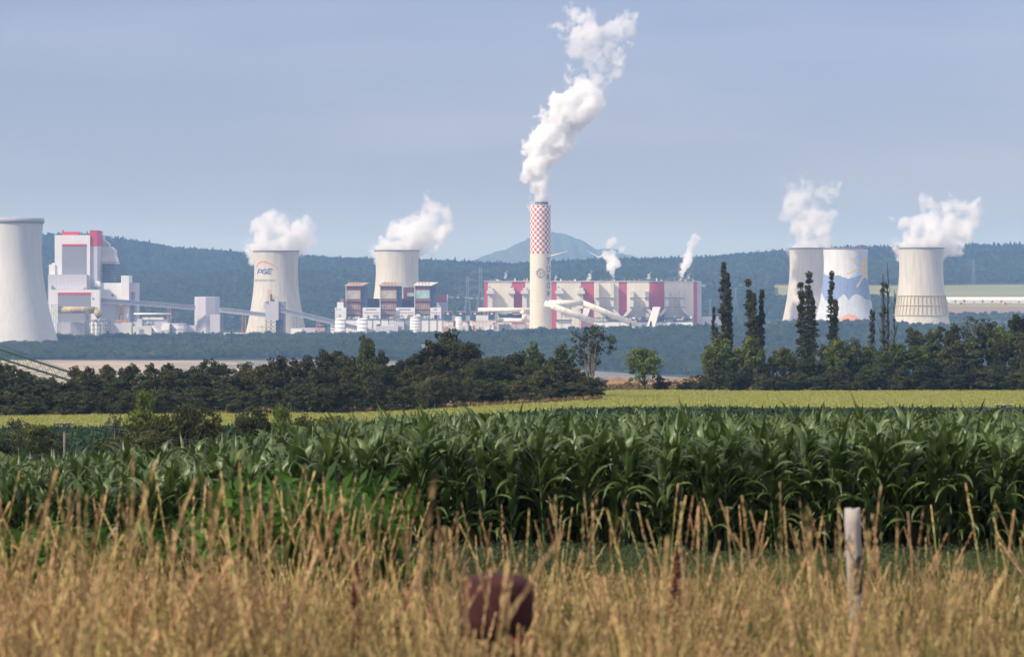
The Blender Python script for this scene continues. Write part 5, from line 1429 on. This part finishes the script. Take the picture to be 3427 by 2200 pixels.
# the front plants as individuals
rsn = np.random.RandomState(21); front = []
for r_i in range(4):
    y0 = 42.5 + .72*r_i; x0 = (-60-CX)/F*y0; x1 = (3490-CX)/F*y0; n = 75
    for k in range(n): front.append((x0 + (x1-x0)*(k+.5)/n + rsn.uniform(-.07, .07), y0 + rsn.uniform(-.12, .12)))
front = front[:300]
FL = 'green maize plant in the front rows of the maize field behind the dry grass'
for i, (x, y) in enumerate(front):
    t = thing('maize_plant', (x, y, gz(x, y)), FL, 'maize plant', 'maize plants in the front rows'); s = float(rsn.uniform(.9, 1.12))
    t.scale = (s, s, s*float(rsn.uniform(.94, 1.05))); t.rotation_euler = (float(rsn.normal(0, .05)), float(rsn.normal(0, .05)), float(rsn.uniform(0, 6.28)))
    link(bpy.data.objects.new('stalk', ms_), t); link(bpy.data.objects.new('leaves', ml[i % 9]), t)
# everything behind (and between) as one mass
full = []
for me in ml:
    n1 = len(me.vertices); v1 = np.zeros(n1*3, np.float32); me.vertices.foreach_get('co', v1); q1 = np.array([p.vertices[:] for p in me.polygons])
    v2 = np.array([v.co[:] for v in ms_.vertices]); q2 = np.array([p.vertices[:] for p in ms_.polygons])
    full.append(np_mesh('maize_plant_mass', np.concatenate([v1.reshape(-1, 3), v2]), np.concatenate([q1, q2+n1]), [M['maize'], M['maize_stalk']], [0]*len(q1)+[1]*len(q2), True))
pts = []
y = 42.5
while y < 113:
    x0 = (-420-CX)/F*y - 6; x1 = (3850-CX)/F*y + 6; sp = .20 if y < 60 else .26
    xs = np.arange(x0, x1, sp); xs = xs + rsn.uniform(-.09, .09, len(xs)); ys = y + rsn.uniform(-.14, .14, len(xs))
    if y < 45.3:
        k = (xs/ys*F + CX < -75) | (xs/ys*F + CX > 3500) | (rsn.uniform(size=len(xs)) < .35); xs, ys = xs[k], ys[k]
    pts.append(np.stack([xs, ys], 1)); y += .72
pts = np.concatenate(pts); n = len(pts)
u_ = pts[:, 0]/pts[:, 1]*F + CX
s = rsn.uniform(.82, 1.1, n)*np.where(rsn.uniform(size=n) < .08, 1.14, 1)
print('maize', n)
make_mass('maize_field', 'dense green maize filling the field behind the front rows', full, np.concatenate([pts, zfun(pts[:, 0], pts[:, 1])[:, None]], 1),
          np.stack([rsn.normal(0, .05, n), rsn.normal(0, .05, n), rsn.uniform(0, 6.28, n)], 1), np.repeat(s[:, None], 3, 1), rsn.randint(0, 9, n))

# ------------------------------------------------------------------ dry grass in the foreground
M['straw'] = mat('dry_grass_stems', (.46, .34, .12), .8, .25, 4, col2=(.26, .24, .08), v2=(.42, .66), trans=.14, rand=.45)
M['panicle'] = mat('dry_grass_heads', (.47, .325, .145), .9, .25, 6, trans=.14, rand=.42)
M['grass_green'] = mat('green_grass_blades', (.12, .17, .03), .7, .25, 3, trans=.35, rand=.25)
def grass_tuft(seed, nst, nbl, H, spread=.16, green=.42, seed_heads=1.0):
    rs = random.Random(seed); V, Q, mi = [], [], []
    def strip(pts, w0, w1, m):
        b = len(V); n_ = len(pts); az = rs.uniform(-.9, .9)
        for k, p in enumerate(pts):
            w = w0 + (w1-w0)*k/(n_-1); V.append(p + np.array([math.cos(az)*w/2, math.sin(az)*w/2, 0])); V.append(p - np.array([math.cos(az)*w/2, math.sin(az)*w/2, 0]))
            if k < n_-1: Q.append((b+2*k, b+2*k+1, b+2*k+3, b+2*k+2)); mi.append(m)
    for k in range(nst):
        h = H*rs.uniform(.72, 1.05); lean = rs.uniform(0, .38); az = rs.uniform(0, 6.28)
        b = np.array([rs.uniform(-1, 1)*spread, rs.uniform(-1, 1)*spread, -.03]); dx = np.array([math.cos(az), math.sin(az), 0])
        P_ = [b + dx*lean*(t**1.6)*h + np.array([0, 0, t*h]) for t in (0, .25, .5, .75, 1)]
        strip(P_, .007, .004, 0)
        if rs.random() < seed_heads:
            L = rs.uniform(.18, .38); fat = rs.uniform(.004, .011); top = P_[-1]; dirv = (P_[-1]-P_[-2]); dirv /= np.linalg.norm(dirv)
            for j in range(26):
                t = j/25; c = top + dirv*(t-.7)*L; r = fat*math.sin(math.pi*min(1, t*.86+.12)); a = rs.uniform(0, 6.28)
                tip = c + np.array([math.cos(a)*r, math.sin(a)*r, 0]) + dirv*.018; s_ = np.array([-math.sin(a), math.cos(a), 0])*.0045
                i = len(V); V.extend([c - dirv*.004 - s_, c - dirv*.004 + s_, tip + s_, tip - s_]); Q.append((i, i+1, i+2, i+3)); mi.append(1)
    for k in range(nbl):
        L = H*rs.uniform(.4, .8); az = rs.uniform(0, 6.28); b = np.array([rs.uniform(-1, 1)*spread, rs.uniform(-1, 1)*spread, -.03]); dx = np.array([math.cos(az), math.sin(az), 0])
        bend = rs.uniform(.15, .7)
        P_ = [b + dx*bend*t*t*L + np.array([0, 0, t*(1-.35*bend*t)])*L for t in (0, .3, .6, .85, 1)]
        strip(P_, .008, .002, 2 if rs.random() < green else 0)
    return np_mesh('grass_tuft', np.array(V), np.array(Q), [M['straw'], M['panicle'], M['grass_green']], mi)
gt = [grass_tuft(600+s, 19, 14, 1.0) for s in range(6)] + [grass_tuft(620+s, 5, 8, 1.0, .12, .45) for s in range(3)] + [grass_tuft(630+s, 2, 3, 1.0, .1, .3) for s in range(3)]
rsn = np.random.RandomState(33)
def grass_pts(y0, y1, dens, ulo, uhi):
    mL = 5.0 if ulo <= -400 else 0.0; mR = 5.0 if uhi >= 3850 else 0.0      # the sward runs on past both sides of the view
    n = int(dens*(y1-y0)*((uhi-ulo)/F*(y0+y1)/2 + mL + mR)*1.08); y = np.sqrt(rsn.uniform(y0*y0, y1*y1, n)); t = rsn.uniform(0, 1, n)
    xl = (ulo-CX)/F*y - mL; xr = (uhi-CX)/F*y + mR; x = xl + (xr-xl)*t; return x, y, x/y*F + CX
segs_ = []
# dense sward, height falls away toward the maize
x, y, u = grass_pts(7.5, 25, 11.5, -400, 3850)
h = np.interp(u, [-400, 900, 1300, 3850], [.90, .90, .74, .70])*rsn.uniform(.62, 1.16, len(x))*np.interp(y, [7, 14, 25], [.9, 1, .78])
h *= 1 + .13*np.sin(x*1.9+1)*np.cos(y*1.1) + .09*np.sin(x*4.7+y*2)
drum = (np.abs(u-1700) < 100) & (y < 15.2)
h = np.where(drum, h*1.04, h)
segs_.append((x, y, h, rsn.choice(9, len(x))))
x, y, u = grass_pts(25, 35, 7, -400, 1250); segs_.append((x, y, .60*rsn.uniform(.6, 1.1, len(x)), 6 + rsn.choice(3, len(x))))
# tall singles standing out
x, y, u = grass_pts(9, 24, 3.6, -400, 1250); segs_.append((x, y, rsn.uniform(1.0, 1.5, len(x)), 9 + rsn.choice(3, len(x))))
x, y, u = grass_pts(9, 24, 2.4, 1150, 3850); segs_.append((x, y, rsn.uniform(.85, 1.25, len(x)), 9 + rsn.choice(3, len(x))))
x, y, u = grass_pts(10.5, 15, 7.0, 1400, 1720); segs_.append((x, y, rsn.uniform(.85, 1.16, len(x)), 6 + rsn.choice(3, len(x))))
x = np.concatenate([s[0] for s in segs_]); y = np.concatenate([s[1] for s in segs_]); h = np.concatenate([s[2] for s in segs_]); ix = np.concatenate([s[3] for s in segs_]); n = len(x)
print('grass', n)
make_mass('dry_grass', 'tall dry straw-coloured grass in the foreground', gt, np.stack([x, y, zfun(x, y)], 1), np.stack([rsn.normal(0, .10, n), rsn.normal(.05, .11, n), rsn.uniform(0, 6.28, n)], 1), np.repeat(h[:, None], 3, 1), ix)
M['under'] = leafcol('green_undergrowth_blades', (.10, .12, .028), (.24, .20, .065), .3, .3, 3)
def sward(seed):
    q = np.random.RandomState(seed); n = 46; C = np.stack([q.normal(0, .14, n), q.normal(0, .14, n), np.zeros(n)], 1); V = []; 
    for c in C:
        L = q.uniform(.28, .66); a = q.uniform(0, 6.28); b = q.uniform(.05, .3); w = .005; dx = np.array([math.cos(a)*b, math.sin(a)*b, 0]); sd = np.array([-math.sin(a+1), math.cos(a+1), 0])*w
        m = c + dx*.3 + np.array([0, 0, L*.55]); t = c + dx*1.2 + np.array([0, 0, L]); V += [c-sd, c+sd, m+sd, m-sd, m-sd, m+sd, t+sd*.3, t-sd*.3]
    V = np.array(V); return np_mesh('undergrowth_tuft', V, np.arange(len(V)).reshape(-1, 4), [M['under']])
x, y, u = grass_pts(7.5, 38, 13, -400, 3850); n = len(x); us_ = np.interp(y, [7, 22, 30, 38], [1, .9, .42, .34])
make_mass('green_undergrowth', 'short green and olive grass growing between the dry stems', [sward(s_) for s_ in (1, 2, 3)], np.stack([x, y, zfun(x, y)], 1), np.stack([np.zeros(n)]*2+[rsn.uniform(0, 6, n)], 1), np.repeat((us_*rsn.uniform(.7, 1.25, n))[:, None], 3, 1), rsn.randint(0, 3, n))
# nettles and weeds
M['weed'] = leafcol('weed_leaves', (.055, .115, .018), (.10, .19, .028), .2, .4, 3)
M['weed_blue'] = leafcol('bluish_weed_leaves', (.06, .095, .035), (.11, .14, .055), .2, .3, 3)
def weed(seed, m, h, n, leaf):
    q = np.random.RandomState(seed); C = np.stack([q.normal(0, .16, n), q.normal(0, .16, n), q.uniform(.05, 1, n)*h], 1); Vv, Qq = leaf_quads(C, leaf, q, .5, None, 2.2); return np_mesh('weed_tuft', Vv, Qq, [m])
wm = [weed(s, M['weed'], .9, 90, .11) for s in (1, 2, 3)] + [weed(s, M['weed_blue'], .45, 90, .06) for s in (4, 5)]
xa, ya, ua = grass_pts(28, 38, 4.0, 780, 1250); xb, yb, ub = grass_pts(24, 42.4, 12.0, 2150, 3850); xc, yc, uc = grass_pts(30, 40, 1.6, -400, 900); xd, yd, ud = grass_pts(31, 42.4, 16.0, 1000, 2300)
x = np.concatenate([xa, xb, xc, xd]); y = np.concatenate([ya, yb, yc, yd]); n = len(x)
hh = np.concatenate([rsn.uniform(.9, 1.6, len(xa)), rsn.uniform(.25, .6, len(xb))*np.interp(ub, [2150, 3000], [.5, 1.0])*np.interp(yb, [24, 41], [1.1, .7]), rsn.uniform(.6, 1.2, len(xc)), rsn.uniform(.22, .46, len(xd))])
ix = np.concatenate([rsn.randint(0, 3, len(xa)), rsn.randint(3, 5, len(xb)), rsn.randint(0, 3, len(xc)), rsn.randint(3, 5, len(xd))])
make_mass('green_weeds', 'green weeds and nettles between the dry grass and the maize', wm, np.stack([x, y, zfun(x, y)], 1), np.stack([np.zeros(n)]*2+[rsn.uniform(0, 6, n)], 1), np.repeat(hh[:, None], 3, 1), ix)

# dock stems: dark maroon seed heads
M['dock'] = mat('dock_seed_heads', (.09, .025, .018), .9, .3, 5)
def dock(u, d, top, lb):
    g = gpt(u, d); t = thing('dock_plant', g, lb, 'weed', 'dark maroon dock plants in the grass'); H_ = zr(top, d) - g.z; rs = random.Random(u)
    q = MB(); q.tube(g - Vector((0, 0, .05)), g + Vector((.02, 0, H_)), .006, 5); q.build('stem', M['dock'], t)
    q = MB()
    for k in range(240):
        z = H_*rs.uniform(.45, 1.0); r = .030*math.sin(math.pi*min(1, (z/H_-.42)/.6)) + .008; a = rs.uniform(0, 6.28)
        c = g + Vector((.02*z/H_ + math.cos(a)*r*rs.random(), math.sin(a)*r*rs.random(), z)); s_ = .009
        q.add([c+Vector((-s_, 0, -s_)), c+Vector((s_, rs.uniform(-s_, s_), -s_)), c+Vector((s_, 0, s_)), c+Vector((-s_, rs.uniform(-s_, s_), s_))], [(0, 1, 2, 3)])
    q.build('seed_head', M['dock'], t)
dock(1183, 19, 1905, 'dark maroon seed head in the grass left of the rusty drum')
dock(2252, 19, 1838, 'dark maroon seed head in the grass left of the wooden post')

# ------------------------------------------------------------------ wooden post and rusty drum
M['postwood'] = mat('weathered_post_wood', (.50, .44, .38), .9, .25, 6, stretch=(5, 5, .6), col2=(.22, .19, .18), v2=(.5, .75), bump=.004, detail=8)
d = 20.0; g = gpt(2868, d); topz = zr(1704, d); lean = Vector((-.018, 0, 0))
pt = thing('wooden_post', g, 'weathered pale round wooden post standing in the dry grass', 'post')
rs = random.Random(2); q = MB(); n = 14; rings = 16; base = []
H_ = topz - g.z
for k in range(rings+1):
    t = k/rings
    r = .041 + .014*t + .003*math.sin(k*2.1)
    if t > .975: r *= .88
    z = g.z - .3 + (H_+.3)*t
    for i in range(n):
        a = 2*math.pi*i/n; rr_ = r*(1 + .06*math.sin(i*2.3) + .04*math.sin(i*5+k))
        base.append((g.x + lean.x*t + .012*math.sin(t*5) + math.cos(a)*rr_, d + math.sin(a)*rr_, z + (rs.uniform(-.006, .006) if k == rings else 0)))
q.add(base, [(k*n+i, k*n+(i+1) % n, (k+1)*n+(i+1) % n, (k+1)*n+i) for k in range(rings) for i in range(n)] + [tuple(rings*n+i for i in range(n))], 0, True)
q.sm[-1] = False
q.build('post_shaft', M['postwood'], pt)
q = MB(); zz = zr(1868, d)
pts_ = []
for (z, a0, a1) in ((zr(1862, d), -1.4, -.15), (zr(1890, d), -1.9, -.1), (zr(1930, d), -1.8, -.3), (zr(1990, d), -1.7, -.6)):
    pts_.append([(g.x - .012*0 + lean.x*.8 + math.cos(a0+(a1-a0)*i/5)*.056, d + math.sin(a0+(a1-a0)*i/5)*.056, z) for i in range(6)])
vs = [p for r_ in pts_ for p in r_]
q.add(vs, [(k*6+i, k*6+i+1, (k+1)*6+i+1, (k+1)*6+i) for k in range(3) for i in range(5)])
q.build('dark_patch', M['dark'], pt)  # dark patch round the front and right of the post

M['maroon'] = mat('maroon_rusty_paint', (.088, .022, .020), .9, .35, 8, col2=(.022, .012, .010), v2=(.45, .7), bump=.003, detail=8)
M['rustred'] = mat('rust_red_paint', (.20, .030, .020), .6, .3, 6, col2=(.10, .025, .018), v2=(.45, .7))
d = 15.5; c = P(1660, 2030, d)
dr = thing('rusty_drum', (c.x, d, gz(c.x, d)), 'dark maroon rusty metal hood over a red drum, half hidden in the dry grass', 'drum')
s = d/F; prof_w = [(1925, 50), (1932, 82), (1945, 108), (1962, 122), (2000, 126), (2070, 124), (2135, 118), (2139, 84)]
q = MB(); q.lathe((c.x, d+.05), [(.001, zr(1922, d))] + [(w*s, zr(r, d)) for r, w in prof_w], 28); q.build('hood', M['maroon'], dr)
q = MB(); cx2 = c.x + 50*s
q.lathe((cx2, d), [(72*s, gz(c.x, d)-.05), (74*s, zr(2150, d)), (78*s, zr(2148, d)), (78*s, zr(2132, d)), (70*s, zr(2130, d))], 28); q.build('drum_body', M['rustred'], dr)
q = MB(); q.lathe((cx2, d), [(75*s, zr(2190, d)), (79*s, zr(2188, d)), (79*s, zr(2180, d)), (75*s, zr(2178, d))], 28); q.build('hoop', M['maroon'], dr)

# ------------------------------------------------------------------ steam
def steam(name, label, balls, dens, warp, nsc, amp, gain, zfade=None, d=4000, step=None, cat='steam plume', aniso=.2, thr=0.0):
    """balls: (px,row,radius_px[,depth shift px]); soft union of balls eroded by noise, inside a closed lumpy hull"""
    s = d/F
    B_ = [((b[0]-CX)*s, d + (b[3] if len(b) > 3 else 0)*s, (H0-b[1])*s, b[2]*s) for b in balls]
    bm = bmesh.new()
    lo = [min(b[i]-b[3] for b in B_) for i in range(3)]
    org = Vector((B_[0][0], B_[0][1], B_[0][2]))
    for b in B_:
        m4 = Matrix.Translation(Vector(b[:3]) - org)
        bmesh.ops.create_icosphere(bm, subdivisions=3, radius=b[3]*1.2 + warp*1.0, matrix=m4)
    me = bpy.data.meshes.new(name); bm.to_mesh(me); bm.free()
    o = bpy.data.objects.new(name, me); o.location = org; link(o); tag(o, label, cat, 'steam plumes over the plant')
    md = o.modifiers.new('union', 'REMESH'); md.mode = 'VOXEL'; md.voxel_size = max(1.0, min(b[3] for b in B_)*.28)
    m = bpy.data.materials.new(name + '_vapour'); m.use_nodes = True
    n, l = m.node_tree.nodes, m.node_tree.links; n.clear()
    out = n.new('ShaderNodeOutputMaterial'); pv = n.new('ShaderNodeVolumePrincipled'); l.new(pv.outputs[0], out.inputs['Volume'])
    pv.inputs['Color'].default_value = (.997, .997, .997, 1); pv.inputs['Anisotropy'].default_value = aniso
    tc_ = n.new('ShaderNodeTexCoord'); pos = tc_.outputs['Object']
    nz1 = n.new('ShaderNodeTexNoise'); nz1.inputs['Scale'].default_value = 1/nsc; nz1.inputs['Detail'].default_value = 6; nz1.inputs['Roughness'].default_value = .62
    l.new(pos, nz1.inputs['Vector'])
    sb = n.new('ShaderNodeVectorMath'); sb.operation = 'SUBTRACT'; l.new(nz1.outputs['Color'], sb.inputs[0]); sb.inputs[1].default_value = (.5, .5, .5)
    ad = n.new('ShaderNodeVectorMath'); ad.operation = 'MULTIPLY_ADD'; l.new(sb.outputs[0], ad.inputs[0]); ad.inputs[1].default_value = (warp*5.5,)*3; l.new(pos, ad.inputs[2])
    cur = None
    for b in B_:
        ds_ = n.new('ShaderNodeVectorMath'); ds_.operation = 'DISTANCE'; l.new(ad.outputs[0], ds_.inputs[0]); ds_.inputs[1].default_value = Vector(b[:3]) - org
        f_ = n.new('ShaderNodeMath'); f_.operation = 'MULTIPLY_ADD'; l.new(ds_.outputs['Value'], f_.inputs[0]); f_.inputs[1].default_value = -1/b[3]; f_.inputs[2].default_value = 1
        if cur is None: cur = f_.outputs[0]
        else:
            mx_ = n.new('ShaderNodeMath'); mx_.operation = 'SMOOTH_MAX'; l.new(cur, mx_.inputs[0]); l.new(f_.outputs[0], mx_.inputs[1]); mx_.inputs[2].default_value = .4; cur = mx_.outputs[0]
    nf = n.new('ShaderNodeMath'); nf.operation = 'MULTIPLY_ADD'; l.new(nz1.outputs[0], nf.inputs[0]); nf.inputs[1].default_value = amp; nf.inputs[2].default_value = -amp*.5 - thr
    sm_ = n.new('ShaderNodeMath'); sm_.operation = 'ADD'; l.new(cur, sm_.inputs[0]); l.new(nf.outputs[0], sm_.inputs[1])
    g_ = n.new('ShaderNodeMath'); g_.operation = 'MULTIPLY'; g_.use_clamp = True; l.new(sm_.outputs[0], g_.inputs[0]); g_.inputs[1].default_value = gain
    cur = g_.outputs[0]
    if zfade:
        sx_ = n.new('ShaderNodeSeparateXYZ'); l.new(pos, sx_.inputs[0])
        cr = n.new('ShaderNodeMapRange'); l.new(sx_.outputs[2], cr.inputs[0])
        cr.inputs[1].default_value = (H0-zfade[0])*s - org.z; cr.inputs[2].default_value = (H0-zfade[1])*s - org.z; cr.inputs[3].default_value = 1; cr.inputs[4].default_value = zfade[2]
        mm = n.new('ShaderNodeMath'); mm.operation = 'MULTIPLY'; l.new(cur, mm.inputs[0]); l.new(cr.outputs[0], mm.inputs[1]); cur = mm.outputs[0]
    fd = n.new('ShaderNodeMath'); fd.operation = 'MULTIPLY'; l.new(cur, fd.inputs[0]); fd.inputs[1].default_value = dens
    l.new(fd.outputs[0], pv.inputs['Density'])
    me.materials.append(m)
    m.cycles.volume_step_rate = step or .25
    return o
steam('steam_plume', 'tall billowing white steam plume rising from the chequered chimney', [(1806, 678, 27), (1806, 645, 32), (1802, 608, 38), (1796, 565, 44), (1806, 525, 52), (1840, 508, 50), (1832, 470, 58), (1872, 465, 54), (1870, 420, 60), (1895, 385, 60), (1880, 350, 44), (1910, 350, 54), (1945, 365, 56),
      (1978, 335, 48), (1945, 312, 42), (1960, 295, 34)], .26, 10, 24, 1.7, 4.2, (380, 260, .4), d=3960, step=.10)
steam('steam_wisp', 'thin torn upper wisps of the chimney steam against the sky', [(1990, 270, 34), (2035, 250, 34), (2070, 235, 28), (2020, 215, 24), (1960, 160, 42), (1985, 120, 38), (1930, 70, 36), (1975, 85, 44), (1880, 90, 26), (1905, 50, 24), (2030, 150, 30), (2060, 110, 34), (2100, 90, 34), (2115, 70, 22), (1900, 250, 16), (1985, 190, 34), (1975, 235, 26), (1925, 130, 34), (2062, 190, 26), (2088, 150, 26), (1940, 175, 30), (2010, 100, 34)], .09, 15, 30, 2.9, 2.4, d=3960, step=.15, thr=-.02, cat='steam wisp')
steam('steam_plume', 'soft white steam drifting right above the PGE cooling tower', [(870, 822, 40), (920, 815, 42), (970, 812, 38), (1010, 815, 30), (880, 780, 44), (930, 750, 40), (870, 735, 34), (905, 718, 30), (985, 775, 40), (1020, 770, 40), (1035, 795, 28)], .14, 13, 30, 2.2, 2.2, (800, 710, .5), d=4060, step=.2)
steam('steam_plume', 'soft white steam drifting right above the plain centre cooling tower', [(1285, 825, 34), (1330, 818, 40), (1380, 815, 40), (1410, 800, 44), (1330, 780, 42), (1380, 760, 46), (1430, 740, 44), (1450, 700, 38), (1490, 725, 38), (1470, 790, 40), (1500, 760, 30), (1450, 830, 26)], .15, 13, 30, 2.2, 2.2, (800, 690, .45), d=4330, step=.2)
steam('steam_plume', 'tall soft steam column above the twin towers at the mural tower', [(2680, 822, 34), (2722, 815, 42), (2770, 815, 34), (2680, 770, 46), (2740, 765, 44), (2670, 715, 44), (2720, 720, 44), (2770, 730, 32), (2660, 660, 42), (2700, 635, 38), (2640, 635, 24), (2765, 650, 26), (2800, 635, 22)], .10, 13, 30, 2.2, 2.2, (790, 640, .45), d=4190, step=.2)
steam('steam_plume', 'ragged white steam above the girdled cooling tower, trailing over the ridge', [(3040, 815, 38), (3090, 805, 44), (3140, 800, 46), (3180, 820, 36), (3205, 830, 26), (3060, 760, 40), (3110, 740, 40), (3020, 745, 26), (3170, 750, 42), (3215, 770, 44), (3110, 690, 36), (3160, 700, 38), (3215, 700, 40), (3265, 710, 34), (3255, 740, 34), (3270, 690, 24), (3245, 785, 30)], .15, 13, 28, 2.3, 2.2, (800, 690, .5), d=4000, step=.2)
steam('steam_jet', 'white steam jet widening upward from the roof of the striped hall, the left large jet', [(2051, 934, 4), (2051, 924, 7), (2049, 912, 10), (2047, 900, 14), (2045, 887, 18), (2052, 876, 22), (2066, 884, 15), (2036, 862, 16), (2030, 850, 14), (2048, 846, 16), (2040, 815, 17), (2052, 806, 17), (2075, 838, 13), (2084, 832, 10)], .34, 2.6, 9, 1.5, 3.2, (885, 845, .25), d=4100, step=.25)
steam('steam_jet', 'slanting steam jet from the right end of the striped hall roof', [(2279, 934, 5), (2281, 922, 8), (2283, 910, 11), (2287, 898, 14), (2296, 886, 17), (2302, 870, 18), (2304, 852, 17), (2304, 838, 15), (2313, 822, 16), (2323, 810, 16), (2325, 795, 15), (2336, 800, 12)], .32, 2.6, 9, 1.5, 3.2, (885, 830, .35), d=4110, step=.25)
for u, r, w, lb in ((1973, 930, 8, 'small steam puff on the striped hall roof left of the large jet'), (2171, 930, 7, 'small steam puff on the hall roof above the middle red panel'), (1692, 925, 6, 'small steam puff on the hall roof left of the chimney'), (2303, 933, 6, 'tiny steam puff at the foot of the slanting jet'), (1860, 930, 5, 'tiny steam puff on the hall roof just right of the chimney')):
    steam('steam_puff', lb, [(u, r, w), (u+1, r-w*1.2, w*.85), (u+6, r-w*2.6, w*.5)], .28, 2.0, 5, 1.0, 2.6, d=4110, step=.3, cat='steam puff')

# ------------------------------------------------------------------ haze
q = MB().box(-9000, 9000, -120, 27000, -140, 500)
hz = q.build('haze', bpy.data.materials.new('haze_air'))
tag(hz, 'thin blue summer haze between the field and the hills', kind='stuff')
hm = hz.data.materials[0]; hm.use_nodes = True; n, l = hm.node_tree.nodes, hm.node_tree.links; n.clear()
out = n.new('ShaderNodeOutputMaterial'); pv = n.new('ShaderNodeVolumePrincipled'); l.new(pv.outputs[0], out.inputs['Volume'])
pv.inputs['Color'].default_value = (.30, .55, 1.0, 1); pv.inputs['Absorption Color'].default_value = (1, 1, 1, 1)
pv.inputs['Density'].default_value = 8.4e-5; pv.inputs['Anisotropy'].default_value = 0.0
